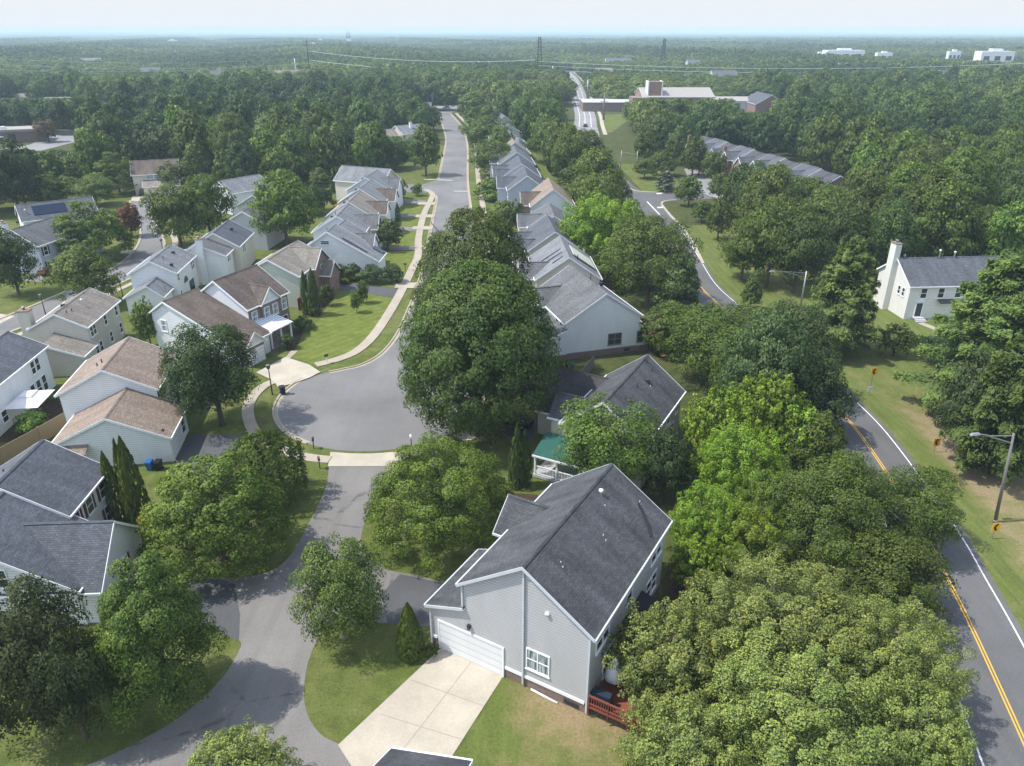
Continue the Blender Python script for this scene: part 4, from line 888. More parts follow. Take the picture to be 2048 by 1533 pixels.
# width of a crown is 1 (radius .5), height 1 from the ground to the top; zb = where the crown begins
KIND = dict(maple=dict(zb=.03, lobes=140, r=(.065, .125)), oak=dict(zb=.02, lobes=330, r=(.05, .092)), round=dict(zb=.03, lobes=72, r=(.09, .16)), spread=dict(zb=.06, lobes=150, r=(.05, .1)),
            loose=dict(zb=.04, lobes=420, r=(.03, .062)), pine=dict(zb=.06, lobes=0, r=(0, 0)), cone=dict(zb=.02, lobes=120, r=(.07, .125)), cypress=dict(zb=0, lobes=0, r=(0, 0)), weep=dict(zb=.1, lobes=0, r=(0, 0)), shrub=dict(zb=0, lobes=30, r=(.12, .2)))
def crown_points(kind, n):
    k = KIND[kind]; zb = k['zb']
    if kind == 'cypress':
        z = rng.random(n) ** 1.15; prof = np.where(z < .12, .7 + 2.2 * z, 1.0) * np.clip(1 - z ** 1.8, 0, 1) ** .75; a = rng.random(n) * 6.283
        ridge = 1 + .05 * np.sin(a * 5 + z * 9) + .05 * np.sin(a * 9 - z * 23); r = .47 * prof * ridge * (1 - .25 * rng.random(n) ** 2)
        C = np.c_[r * np.cos(a), r * np.sin(a), .01 + z * .99]; o = np.c_[np.cos(a), np.sin(a), .45 + 0 * a]; o /= np.linalg.norm(o, axis=1)[:, None]
        return C, o, .75, rng.random(n) ** 2
    if kind == 'pine':
        nb = 90; bz = zb + (1 - zb) * np.sort(rng.random(nb)) ** .9; ba = np.arange(nb) * 2.4 + rng.random(nb); rel = (bz - zb) / (1 - zb)
        bl = .5 * np.clip(1.12 * (1 - rel) ** .62, .08, 1) * (.72 + .36 * rng.random(nb)); bl[rel < .12] *= .8
        i = rng.integers(0, nb, n); wgt = bl[i]; keep = rng.random(n) < (wgt / .5) ** .7 + .1; i = i[keep]; m = len(i)
        t = rng.random(m) ** .55; sp = rng.normal(size=m) * .085 * (1.15 - t) * (bl[i] / .4 + .3); zz = rng.normal(size=m) * .012
        ca, sa = np.cos(ba[i]), np.sin(ba[i]); r = bl[i] * t
        C = np.c_[r * ca - sp * sa, r * sa + sp * ca, bz[i] + .05 * r - .16 * r * r + zz]
        o = np.c_[ca * .35, sa * .35, np.ones(m)]; o /= np.linalg.norm(o, axis=1)[:, None]; return C, o, .8, t ** 3
    if kind == 'weep':
        ns = 110; sa = rng.random(ns) * 6.283; sr = .5 * np.sqrt(rng.random(ns)); i = rng.integers(0, ns, n); t = rng.random(n)
        top = .97 - .9 * sr[i] ** 1.8; z = top - t ** 1.2 * (top - .1) * np.clip(.35 + sr[i] * 1.5, 0, 1)
        C = np.c_[sr[i] * np.cos(sa[i]) * (1 + .06 * t), sr[i] * np.sin(sa[i]) * (1 + .06 * t), z] + rng.normal(size=(n, 3)) * .022
        o = np.c_[np.cos(sa[i]), np.sin(sa[i]), .7 + 0 * t]; o /= np.linalg.norm(o, axis=1)[:, None]; return C, o, .6, rng.random(n) ** 2
    nl = k['lobes']; zc = (1 + zb) / 2; hz = (1 - zb) / 2
    d = unit(nl * 3); d = d[d[:, 2] > -.75][:nl]; nl = len(d)
    rad = .70 + .2 * rng.random(nl)
    inner = rng.random(nl) < .2; rad[inner] *= .55
    L = d * rad[:, None] * np.array([.5, .5, hz])
    lr = rng.uniform(*k['r'], nl)
    if kind == 'maple':   # egg: fuller below the middle
        L[:, :2] *= (1.02 - .42 * np.clip(L[:, 2] / hz, -.25, 1))[:, None]
    if kind == 'cone':
        f = np.clip((L[:, 2] + hz) / (2 * hz), 0, 1); L[:, :2] = d[:, :2] / (np.linalg.norm(d[:, :2], axis=1)[:, None] + .1) * (.42 * np.sqrt(np.clip(1 - f ** 1.25, .02, 1)) * (.6 + .4 * rng.random(nl)))[:, None]; lr = lr * (1.1 - .55 * f)
    if kind == 'spread':
        dz = np.abs(d[:, 2]); L[:, 2] = -hz + (2 * hz) * (.1 + .8 * dz) * (1 - .3 * (rng.random(nl) < .25)); L[:, :2] = d[:, :2] * .5 * (.8 + .2 * rng.random(nl))[:, None]
    if kind == 'oak':
        zr = rng.uniform(-1, 1, nl); a_ = rng.random(nl) * 6.283; rx = .5 * np.clip(1 - np.abs(zr) ** np.where(zr > 0, 1.75, 3.2), 0.01, 1) ** .55 * (.84 + .12 * rng.random(nl)) - lr * .25
        L = np.c_[rx * np.cos(a_), rx * np.sin(a_), zr * hz * .93]
    if kind == 'loose':
        L[:, :2] *= (1.0 + .1 * rng.normal(size=nl))[:, None]; L[:, 2] += .1 * hz * rng.normal(size=nl)
    if kind == 'shrub': L[:, 2] = np.abs(L[:, 2]) - hz * .5
    L[:, 2] += zc
    i = rng.choice(nl, n, p=lr ** 2 / (lr ** 2).sum()); dd = unit(n); dd[:, 2] = np.where((dd[:, 2] < -.35) & (rng.random(n) < .75), -dd[:, 2], dd[:, 2])
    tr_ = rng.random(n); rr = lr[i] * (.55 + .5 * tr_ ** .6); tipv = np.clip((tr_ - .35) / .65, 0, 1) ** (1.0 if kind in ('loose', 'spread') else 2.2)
    sq = np.array([1, 1, .62 if kind == 'spread' else .85]) * (.9 / max(.7, 1))
    if kind == 'loose': sq = np.array([.85, .85, 1.3])
    C = L[i] + dd * rr[:, None] * sq * np.array([1, 1, hz * 2])
    m = int(n * .24); ii = rng.choice(n, m, replace=False); f_ = unit(m) * (.72 * rng.random(m) ** .4)[:, None] * np.array([.5, .5, hz]); f_[:, 2] += zc - (.1 * hz if kind == 'spread' else 0)
    if kind in ('maple', 'oak', 'cone'): f_[:, :2] *= np.clip(1.15 - .6 * (f_[:, 2:3] - zb) / (1 - zb), .2, 1)
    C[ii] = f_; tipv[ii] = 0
    C[:, 2] = np.clip(C[:, 2], .015, None)
    cen = L[i] - np.array([0, 0, zc]); ow = .5 if kind == 'oak' else .72; o = dd * ow + cen / (np.linalg.norm(cen, axis=1)[:, None] + 1e-6) * (1.28 - ow) + np.array([0, 0, .18]); o /= np.linalg.norm(o, axis=1)[:, None]
    return C, o, .7, tipv
LOD = ((0, 700, .052), (22, 2600, .0275), (45, 7500, .0165), (85, 20000, .0102), (150, 48000, .0067), (240, 90000, .0049), (330, 130000, .004))
CR = {}
def crown_mesh(kind, wpx, var):
    if kind == 'oak': wpx *= 1.3
    lod = [k for k, l in enumerate(LOD) if wpx >= l[0]][-1]
    key = (kind, lod, var)
    if key not in CR:
        _, n, s = LOD[lod]
        if kind in ('cypress', 'shrub'): n = int(n * .7); s *= 1.1
        if kind == 'pine': n = int(n * 1.7); s *= .9
        elif kind == 'loose' and lod >= 3: n = int(n * 2.0); s *= .7
        elif lod >= 2: n = int(n * 1.4); s *= .84
        C, o, bend, tip = crown_points(kind, n); m = len(C)
        nr = o * .9 + unit(m) * .55; nr /= np.linalg.norm(nr, axis=1)[:, None]
        nr = np.where((nr * o).sum(1)[:, None] < 0, -nr, nr)
        C = C / np.array([1, 1, max(1.0, C[:, 2].max())])
        size = s * rng.uniform(.65, 1.35, m)
        CR[key] = leaf_mesh('crown', C, nr, size, 2.3 if kind == 'pine' else (1.7 if kind in ('weep', 'oak') else 1.25), bend, o, tip)
    return CR[key]
TR = {}
def trunk_mesh(kind, var, bark):
    key = (kind if kind in ('cypress', 'pine', 'cone', 'shrub', 'loose') else 'broad', var, bark)
    if key not in TR:
        q = MB(); r_ = random.Random(var * 7 + 3)
        if key[0] in ('pine', 'cone', 'cypress'):
            q.tube([(0, 0, -.01), (.003, 0, .3), (0, .003, .62), (0, 0, .93)], [.03, .024, .013, .003] if key[0] != 'cypress' else [.07, .05, .03, .006], bark, 8)
            if key[0] != 'cypress':
                for k in range(14):
                    z = .15 + .055 * k; a_ = k * 2.4; l = .36 * (1 - z) ** .7; q.tube([(0, 0, z), (l * math.cos(a_), l * math.sin(a_), z + .02)], [.007, .002], bark, 5)
        else:
            fork = .2 if key[0] != 'shrub' else .05
            q.tube([(0, 0, -.01), (.004, .002, .02), (.008, .004, fork), (.004, -.008, .5), (0, .01, .8)], [.042, .03, .025, .015, .004], bark, 9)
            for k in range(9 if key[0] == 'loose' else 7):
                a_ = k * 2.4 + r_.random(); z = fork * (.8 + .12 * k) + .05 * k; l = .24 + .12 * r_.random(); z2 = min(.92, z + .2 + .2 * r_.random())
                if key[0] == 'loose': l *= .72; z2 = min(z2, .72)
                m1 = (l * .45 * math.cos(a_), l * .45 * math.sin(a_), (z + z2) / 2 - .01); e_ = (l * math.cos(a_), l * math.sin(a_), z2)
                q.tube([(0, 0, z), m1, e_], [.014, .009, .002], bark, 6)
                b2 = a_ + .8; q.tube([m1, (m1[0] + .16 * math.cos(b2), m1[1] + .16 * math.sin(b2), m1[2] + .12)], [.007, .0015], bark, 5)
        o = q.build('trunk'); TR[key] = o.data; bpy.data.objects.remove(o)
    return TR[key]
COLS = dict(street=(.066, .108, .028), dark=(.052, .088, .024), deep=(0.039, 0.074, 0.024), mid=(0.072, 0.112, 0.022), green=(0.081, 0.125, 0.028), bright=(.092, .156, .028), yellow=(.152, .2, .062), olive=(.088, .128, .032), lime=(.122, .2, .022),
            bluish=(0.064, 0.102, 0.040), blue=(0.106, 0.137, 0.116), red=(0.106, 0.046, 0.020), brown=(0.129, 0.093, 0.044), gold=(0.241, 0.164, 0.022), pine=(0.081, 0.125, 0.042), purple=(0.067, 0.020, 0.024), bronze=(.05, .07, .026))
NT = [0]
def tree(kind, colour, x, y, wd, ht, wpx, label, name=None, cat='tree', group=None, bark='bark', trunk=True):
    NT[0] += 1; var = NT[0] % (3 if wpx < 85 else 2)
    t = thing(name or {'pine': 'pine_tree', 'cone': 'conical_tree', 'cypress': 'arborvitae', 'shrub': 'shrub', 'weep': 'weeping_tree'}.get(kind, 'leafy_tree'), label, cat, (x, y, 0), random.uniform(0, 6.28), group)
    c = bpy.data.objects.new('crown', crown_mesh(kind, wpx, var)); col.objects.link(c); c.parent = t; c.scale = (wd, wd, ht)
    c0 = COLS[colour] if isinstance(colour, str) else colour
    c.color = (*c0, 1)
    if trunk:
        k = bpy.data.objects.new('trunk', trunk_mesh(kind, var, bark)); col.objects.link(k); k.parent = t; k.scale = (min(wd, ht * .9), min(wd, ht * .9), ht)
    return t
def ptree(kind, colour, u, vt, wpx, vb, label, k=None, **kw):
    """tree surveyed by its top row vt, width wpx and base row vb; with vb None the height follows from k * width"""
    if vb is not None:
        y = at(u, vb).y; ht = height_at(y, vt)
    else:
        ht = 10.0
        for _ in range(40):
            p = at(u, vt, ht); y = p.y; ht = .5 * ht + .5 * min(26, k * wpx * depth(0, y, ht * .6) / F_PX)
    dm = depth(0, y, ht * .5); wd = wpx * dm / F_PX * .97; x = (u - 1024) / F_PX * dm
    return tree(kind, colour, x, y, wd, ht, wpx * .5, label, **kw)
T = ptree
S = dict(cat='shrub')
# the foreground and the turning circle
T('oak', 'street', 956, 516, 335, 868, 'tall dense dark green street tree hiding the right side of the turning circle')
T('oak', 'street', 952, 411, 262, 752, 'tall rounded street tree rising just behind the biggest dark street tree')
T('round', 'deep', 426, 640, 205, 850, 'dark round tree between the tan-roofed duplex and the turning circle')
T('spread', 'bright', 424, 905, 285, 1118, 'wide spreading bright green tree on the lawn left of the private drive')
T('weep', 'mid', 530, 866, 155, 1000, 'small weeping tree beside the pavement of the turning circle')
T('spread', 'bright', 878, 868, 300, 1070, 'wide layered bright green tree between the private drive and the grey-sided house')
T('round', 'olive', 677, 1080, 200, 1276, 'round crape myrtle standing alone on the grass island by the fork of the drive', bark='bark_pale')
T('cypress', 'mid', 818, 1208, 64, 1312, 'small arborvitae by the left corner of the white garage door')
T('cypress', 'mid', 224, 905, 46, 1052, 'slender dark arborvitae against the brown-shuttered house')
T('cypress', 'mid', 264, 876, 62, 1066, 'tallest arborvitae of the clump in front of the white garage wall')
T('cypress', 'mid', 249, 885, 40, 1040, 'thin arborvitae just behind the tallest one of the clump')
T('cypress', 'mid', 232, 1094, 46, 1172, 'arborvitae under the garage gable of the brown-shuttered house')
T('shrub', 'gold', 306, 990, 62, 1075, 'yellowish shrub at the foot of the tall arborvitae', **S)
T('cone', 'green', 306, 1105, 335, 1405, 'layered pointed green tree in the corner of the lawn at lower left')
T('round', 'bronze', 40, 1165, 285, 1450, 'taller dark bronze-leaved magnolia at the lower left edge')
T('round', 'bronze', 135, 1262, 190, 1475, 'lower dark magnolia beside the layered pointed green tree')
T('loose', 'yellow', 470, 1497, 270, None, 'yellow-green treetop poking up at the bottom edge', k=.8)
T('round', 'bright', 1210, 795, 235, None, 'light green tree in front of the porch house', k=.85)
T('round', 'deep', 1330, 858, 118, 1005, 'dark round bush-like tree at the right corner of the porch house')
T('cypress', 'dark', 1034, 853, 42, 975, 'left one of the two dark arborvitae by the white porch')
T('cypress', 'dark', 1050, 864, 34, 972, 'right one of the two dark arborvitae by the white porch')
# belt between the houses and the road
T('round', 'mid', 1425, 605, 210, None, 'grey-green tree behind the timber playset', k=.85)
T('maple', 'bluish', 1580, 602, 212, None, 'large blue-green tree beside the bend of the road', k=1.0)
T('loose', 'lime', 1545, 685, 125, None, 'yellow-green treetop in the middle of the roadside belt', k=1.2)
T('maple', 'deep', 1632, 718, 160, None, 'dark tree overhanging the road at the bend', k=1.1)
T('maple', 'mid', 1628, 822, 145, None, 'lower dark green tree between the lime trees and the road edge', k=1.1)
T('loose', 'lime', 1590, 800, 150, None, 'lime-green tree right of the biggest lime tree', k=1.1)
T('round', 'mid', 1480, 655, 170, None, 'grey-green tree right of the porch house roof', k=1.0)
T('loose', 'lime', 1440, 768, 165, None, 'left one of the tall lime-coloured trees behind the porch house', k=1.25)
T('loose', 'lime', 1532, 740, 165, None, 'tallest lime-coloured tree behind the porch house', k=1.3)
T('loose', 'lime', 1482, 845, 190, None, 'broad lime-coloured tree in front of the two tall ones', k=1.1)
T('loose', 'lime', 1415, 965, 170, None, 'lime-green tree right of the grey-sided roof', k=1.15)
T('loose', 'lime', 1490, 1010, 180, None, 'lime-green tree in front of the broad mid-green tree', k=1.0)
T('loose', 'lime', 1395, 1075, 130, None, 'low lime-green tree beside the black awning', k=.95)
T('loose', 'bright', 1545, 935, 170, None, 'bright tree at the heart of the belt', k=1.05)
T('loose', 'lime', 1420, 880, 120, None, 'small lime-green tree behind the dark round bush', k=1.1)
T('maple', 'mid', 1660, 915, 310, None, 'broad mid-green tree in the belt left of the double yellow line', k=.85)
T('round', 'mid', 1835, 940, 195, None, 'tree whose branches hang over the double yellow line', k=.95)
T('maple', 'mid', 1775, 1060, 250, None, 'dark green tree leaning over the near stretch of the road', k=.8)
T('loose', 'yellow', 1555, 1140, 400, None, 'largest yellow-tipped tree in the lower right corner', k=.72, bark='bark_pale')
T('loose', 'yellow', 1345, 1232, 285, None, 'yellow-tipped tree beside the red deck railing', k=.85, bark='bark_pale')
T('loose', 'yellow', 1785, 1215, 310, None, 'yellow-tipped tree at the edge of the road in the lower right', k=.85, bark='bark_pale')
T('loose', 'yellow', 1600, 1310, 430, None, 'nearest yellow-tipped tree at the bottom right edge', k=.7, bark='bark_pale')
T('loose', 'yellow', 1362, 1425, 290, None, 'yellow-tipped tree at the bottom edge beside the dry side lawn', k=.9, bark='bark_pale')
T('loose', 'yellow', 1830, 1390, 230, None, 'lowest yellow-tipped tree leaning to the white road edge', k=1.0, bark='bark_pale')
T('cone', 'pine', 1357, 500, 132, 640, 'grey-green conical tree behind the white-gabled house')
T('loose', 'lime', 1200, 380, 185, None, 'bright green tree beside the slate and tan roofs', k=.9)
T('round', 'green', 1300, 420, 190, None, 'green tree between the cream-gabled house and the road', k=1.05)
T('round', 'bright', 1245, 475, 120, None, 'lower bright tree behind the cream-gabled house', k=.9)
# right of the road
T('pine', 'pine', 1692, 470, 185, 706, 'layered pine in front of the chimney house')
T('pine', 'pine', 1985, 498, 330, 830, 'large pale pine at the right edge beside the chimney house')
T('pine', 'dark', 2030, 640, 230, 950, 'dark pine at the right edge behind the tall lamp post')
T('maple', 'bluish', 1950, 700, 150, 905, 'leafy tree growing into the pines at the right edge')
T('shrub', 'olive', 1795, 632, 82, 712, 'round shrub on the lawn in front of the chimney house', **S)
T('shrub', 'mid', 1838, 664, 36, 694, 'small bush by the doorstep of the chimney house', **S)
T('shrub', 'deep', 1895, 655, 120, 735, 'dark shrubbery along the garden path of the chimney house', **S)
T('round', 'mid', 1490, 440, 110, 560, 'tree at the edge of the roadside grass below the terrace')
T('round', 'green', 1545, 395, 140, 575, 'taller tree behind the roadside grass left of the pine')
T('round', 'dark', 1600, 420, 130, 585, 'dark tree left of the layered pine')
T('cone', 'green', 1505, 545, 60, 620, 'small tree under the street lamp arm')
for u, vt, wd, vb, lb in ((1325, 300, 66, 352, 'first small round tree by the side road'), (1352, 262, 50, 330, 'slender tree left of the terrace'), (1400, 295, 60, 352, 'tree in front of the far end of the terrace'), (1380, 350, 62, 412, 'round tree at the corner of the road junction'), (1440, 395, 55, 480, 'bushy tree on the roadside grass'), (1405, 400, 46, 445, 'small round tree on the roadside grass'), (1470, 340, 64, 420, 'dark tree in front of the terrace'), (1535, 330, 74, 425, 'tall dark tree before the middle of the terrace'), (1590, 370, 70, 450, 'tree below the near end of the terrace'), (1440, 345, 50, 400, 'small tree by the terrace parking'), (1640, 360, 90, 470, 'wide tree at the near end of the terrace'), (1292, 250, 50, 335, 'pointed tree beside the road sign arm'), (1345, 225, 46, 300, 'pointed tree behind the road sign arm'), (1290, 315, 52, 358, 'low round tree left of the road sign arm')):
    T('maple', 'green' if vt % 2 else 'mid', u, vt, wd, vb, lb)
T('maple', 'mid', 1388, 266, 60, 354, 'tree close before the red-chimneyed townhouse'); T('round', 'green', 1428, 298, 54, 368, 'tree before the second townhouse from the far end')
T('pine', 'blue', 1332, 335, 48, 384, 'blue spruce at the road junction', name='blue_spruce')
T('round', 'green', 1180, 320, 135, 425, 'round tree between the tan roof and the road')
T('maple', 'mid', 1168, 258, 112, 372, 'tall tree behind the slate roofs of the right-hand row')
T('maple', 'green', 1098, 232, 100, 325, 'tree behind the middle of the right-hand row')
# left houses
T('maple', 'olive', 166, 490, 142, 612, 'yellow-green maple between the beige house and the left street')
T('round', 'dark', 18, 452, 110, 590, 'dark tree at the left edge by the grey colonial house')
T('spread', 'mid', 176, 395, 152, 520, 'broad tree in front of the grey colonial house')
T('round', 'red', 258, 404, 52, 474, 'reddish-brown tree beside the left street')
T('round', 'green', 350, 362, 122, 492, 'left crown of the tree pair by the left street')
T('round', 'mid', 412, 345, 115, 484, 'right crown of the tree pair by the left street')
T('maple', 'bright', 566, 340, 152, 492, 'sunlit yellow-green tree between the two rows of houses')
T('round', 'green', 354, 320, 76, 384, 'tree beside the two-car garage')
T('spread', 'green', 230, 298, 92, 388, 'bright tree left of the two-car garage')
T('round', 'olive', 112, 344, 84, 412, 'rounded olive tree behind the solar-panel house')
T('round', 'olive', 188, 348, 92, 412, 'reddish-olive tree behind the solar-panel house')
T('pine', 'bronze', 68, 298, 62, 400, 'brownish conifer at the left edge')
T('round', 'deep', 18, 275, 110, 420, 'dark tree mass at the left edge')
T('round', 'brown', 92, 236, 46, 285, 'grey-brown half-bare tree by the flat-roofed building')
T('shrub', 'purple', 52, 428, 34, 452, 'purple-leaved shrub by the solar-panel house', **S)
T('shrub', 'brown', 92, 528, 40, 560, 'brownish mound shrub before the grey colonial house', **S)
T('loose', 'olive', 292, 595, 62, 695, 'thin half-bare tree on the small lawn between the houses', k=None)
T('shrub', 'red', 284, 612, 40, 660, 'rust-coloured bush on the small lawn between the houses', **S)
for i_, (kd, cl, u, vt, wd, vb, lb) in enumerate((('cypress', 'dark', 610, 545, 26, 628, 'left arborvitae by the brick-front lawn'), ('cypress', 'dark', 626, 540, 30, 632, 'tallest arborvitae by the brick-front lawn'), ('cypress', 'dark', 657, 489, 11, 530, 'left arborvitae against the long white wall'), ('cypress', 'dark', 667, 489, 13, 530, 'right arborvitae against the long white wall'),
        ('cypress', 'dark', 757, 420, 10, 442, 'lone small arborvitae by the brown gable'), ('cypress', 'dark', 778, 411, 9, 437, 'left of three small arborvitae by the driveway'), ('cypress', 'dark', 786, 413, 8, 440, 'middle one of three small arborvitae by the driveway'), ('cypress', 'dark', 795, 406, 13, 442, 'right and tallest of three small arborvitae by the driveway'))): T(kd, cl, u, vt, wd, vb, lb)
T('round', 'mid', 774, 436, 68, 500, 'round bushy tree on the driveway lawns')
T('round', 'mid', 797, 356, 36, 402, 'small round tree at the side street corner'); T('shrub', 'mid', 834, 362, 26, 392, 'little tree on the lawn at the side street corner')
T('maple', 'mid', 850, 243, 70, 352, 'dense conical tree left of the street'); T('maple', 'dark', 790, 288, 46, 342, 'smaller dark tree left of the dense conical tree')
T('round', 'green', 984, 278, 98, 354, 'street tree with visible trunk on the right pavement'); T('round', 'green', 972, 230, 112, 304, 'broad street tree beyond the one with the visible trunk'); T('round', 'green', 946, 180, 74, 246, 'leafy street tree near the far bend'); T('round', 'mid', 966, 205, 76, 270, 'street tree between the bend and the broad street tree'); T('round', 'green', 1002, 250, 62, 330, 'narrow tree between the street and the blue-grey houses'); T('maple', 'dark', 838, 196, 70, 262, 'dark tree left of the far end of the street'); T('maple', 'mid', 866, 212, 44, 262, 'tree right at the left kerb near the far bend')
T('spread', 'green', 984, 352, 76, 398, 'low wide bush by the pavement of the right-hand row', **S); T('shrub', 'bright', 992, 376, 50, 404, 'light bush below the low wide bush', **S); T('round', 'green', 1016, 395, 70, 470, 'small tree hiding behind the rear street tree'); T('shrub', 'bright', 1130, 715, 34, 745, 'yellow-green shrub by the brick base of the white-gabled house', **S)
T('shrub', 'bluish', 575, 662, 34, 698, 'round grey-green bush beside the striped entry roof', **S); T('shrub', 'mid', 606, 626, 38, 660, 'round bush at the edge of the mown lawn', **S); T('round', 'dark', 655, 570, 32, 612, 'little ball-shaped tree by the driveway of the brick house', **S)
T('round', 'bright', 712, 580, 26, 626, 'left sapling on the mown lawn'); T('round', 'mid', 725, 558, 28, 607, 'right sapling on the mown lawn')
T('shrub', 'bluish', 676, 522, 50, 562, 'bush left of the clipped hedge by the white wall', **S); T('shrub', 'bluish', 706, 520, 40, 560, 'bush behind the clipped hedge', **S); T('shrub', 'bluish', 742, 522, 60, 566, 'wide bush at the end of the long white wall', **S); T('shrub', 'bluish', 782, 524, 52, 566, 'last bush before the pavement by the driveway', **S)
T('shrub', 'olive', 692, 542, 58, 562, 'low clipped yellowish hedge along the driveway', name='hedge', cat='hedge')
T('shrub', 'deep', 645, 360, 40, 420, 'dark bush behind the second row gardens', **S); T('cone', 'dark', 672, 330, 40, 395, 'dark spruce behind the second row gardens'); T('round', 'dark', 625, 370, 60, 430, 'dark low tree in the second row gardens'); T('shrub', 'gold', 666, 392, 16, 415, 'orange-tinted small bush in the second row gardens', **S)
T('round', 'bright', 615, 290, 74, 350, 'light tree left of the grey corner roof'); T('round', 'olive', 640, 335, 50, 385, 'yellowish tree left of the grey corner roof')
T('shrub', 'bright', 62, 815, 70, 865, 'leafy bush inside the board fence', **S); T('shrub', 'mid', 1000, 980, 24, 1002, 'small bush before the white porch railing', **S)
T('shrub', 'mid', 862, 1285, 30, 1312, 'small rose bush at the left end of the garage door', **S)
HAND = sum(1 for o in col.objects if o.get('category') == 'tree')

# woods: scattered over surveyed ground, nearest ones are things, the rest one mass
def inside(x, y, P):
    c = False; n = len(P)
    for i in range(n):
        (x1, y1), (x2, y2) = P[i], P[i - 1]
        if (y1 > y) != (y2 > y) and x < (x2 - x1) * (y - y1) / (y2 - y1) + x1: c = not c
    return c
BLOCK = []                                            # circles kept clear: houses and existing trees
for o in col.objects:
    if o.get('category') in ('house', 'townhouse', 'building', 'school'):
        r_ = 10 if o['category'] == 'house' else 8
        BLOCK.append((o.location.x + 4 * -math.sin(o.rotation_euler.z), o.location.y + 6 * math.cos(o.rotation_euler.z), r_))
    elif o.get('category') == 'tree': BLOCK.append((o.location.x, o.location.y, 4.5))
BLOCK += [(x, y, 9) for x, y in re_[::2]] + [(x - 5, y, 8) for x, y in re_ if y > 300] + [(x - 4, y, 9) for x, y in sr] + [(-205, 318, 22), (-192, 322, 20), (-178, 318, 14), (-226, 330, 20), (-165, 300, 16)]
BLOCK += [(x, 452, 18) for x in range(30, 145, 12)] + [(76 + 8 * k, 434, 12) for k in range(8)] + [(x, y, 7) for x, y in lsU + lsD]
BLOCK += [(200 + 9 * k, 300 + 5 * k, 20) for k in range(8)]
BLOCK += [(-46, 300, 13), (-36, 284, 10), (-33, 262, 8), (55, 400, 14), (52, 370, 9), (60, 428, 16), (60, 250, 8), (60, 232, 8), (64, 215, 8), (68, 196, 8), (48, 225, 8), (43, 240, 9)]
WOODS = [('wood behind the left houses', 'leafy tree in the dense wood behind the left houses', [(-420, 300), (-260, 215), (-190, 190), (-125, 180), (-118, 222), (-84, 218), (-64, 205), (-50, 232), (-34, 255), (-38, 330), (-52, 420), (-60, 500), (-420, 540)]),
         ('wood between the street and the road', 'leafy tree in the wood between the right-hand row and the road', [(17, 118), (26, 118), (23, 190), (19, 260), (21, 340), (28, 440), (34, 560), (-16, 560), (-16, 440), (-6, 360), (6, 300), (11, 240), (17, 190)]),
         ('wood right of the road', 'leafy tree in the wood right of the road', [(52, 140), (62, 128), (92, 124), (150, 135), (330, 330), (420, 540), (150, 540), (148, 415), (60, 405), (52, 330), (52, 275), (95, 262), (94, 178), (62, 188), (53, 180)]),
         ('trees in the belt by the road', 'leafy tree in the belt between gardens and road', [(24, 60), (33, 64), (32, 112), (26, 118), (22, 96)])]
PTS = []
for gname, lab, P in WOODS:
    x0, x1 = min(p[0] for p in P), max(p[0] for p in P); y0, y1 = min(p[1] for p in P), max(p[1] for p in P); got = []
    r_ = random.Random(len(gname))
    for _ in range(int((x1 - x0) * (y1 - y0) / 7)):
        x, y = r_.uniform(x0, x1), r_.uniform(y0, y1)
        if abs(x) > y * .74 + 12 or not inside(x, y, P): continue
        if any((x - a_) ** 2 + (y - b_) ** 2 < c_ * c_ for a_, b_, c_ in BLOCK): continue
        wd = r_.uniform(8, 14.5)
        if any((x - q[0]) ** 2 + (y - q[1]) ** 2 < (.36 * (wd + q[2])) ** 2 for q in got): continue
        got.append((x, y, wd)); 
    PTS += [(y, x, wd, wd * r_.uniform(1.0, 1.45) + 2.5, gname, lab) for x, y, wd in got]
PTS.sort()
SIGHT = [(1150, 1570, 197, 470), (1400, 1480, 300, 262), (1480, 1560, 325, 250), (1560, 1640, 352, 235), (1640, 1720, 372, 220), (-40, 165, 300, 320), (760, 845, 272, 305), (870, 935, 232, 470), (1110, 1230, 246, 440), (1000, 1140, 160, 600), (-20, 150, 196, 480), (1480, 1550, 224, 413), (1290, 1560, 606, 128), (1560, 1730, 640, 128)]
def cap_height(x, y, ht):
    for _ in range(2):
        u = 1024 + F_PX * x / depth(x, y, ht * .7)
        for u0, u1, vv, ym in SIGHT:
            if u0 - 8 < u < u1 + 8 and y < ym: ht = min(ht, height_at(y, vv))
    return ht
PTS = [(y, x, wd, cap_height(x, y, min(ht, 21)), g_, l_) for y, x, wd, ht, g_, l_ in PTS]
PTS = [(y, x, min(wd, ht * 1.15), ht, g_, l_) for y, x, wd, ht, g_, l_ in PTS if ht > 4.5]
NMAX = 296 - HAND
WK = ['round', 'maple', 'round', 'oak', 'maple', 'cone']; WC = ['mid', 'dark', 'green', 'mid', 'bluish', 'olive', 'dark', 'bright']
r_ = random.Random(5); REST = []
for i, (y, x, wd, ht, gname, lab) in enumerate(PTS):
    if i < NMAX:
        tree(WK[r_.randrange(6)], WC[r_.randrange(8)], x, y, wd, min(ht, 21), wd * F_PX / depth(x, y, 8) * .5, lab, group=gname)
    else: REST.append((x, y, wd, min(ht, 22)))

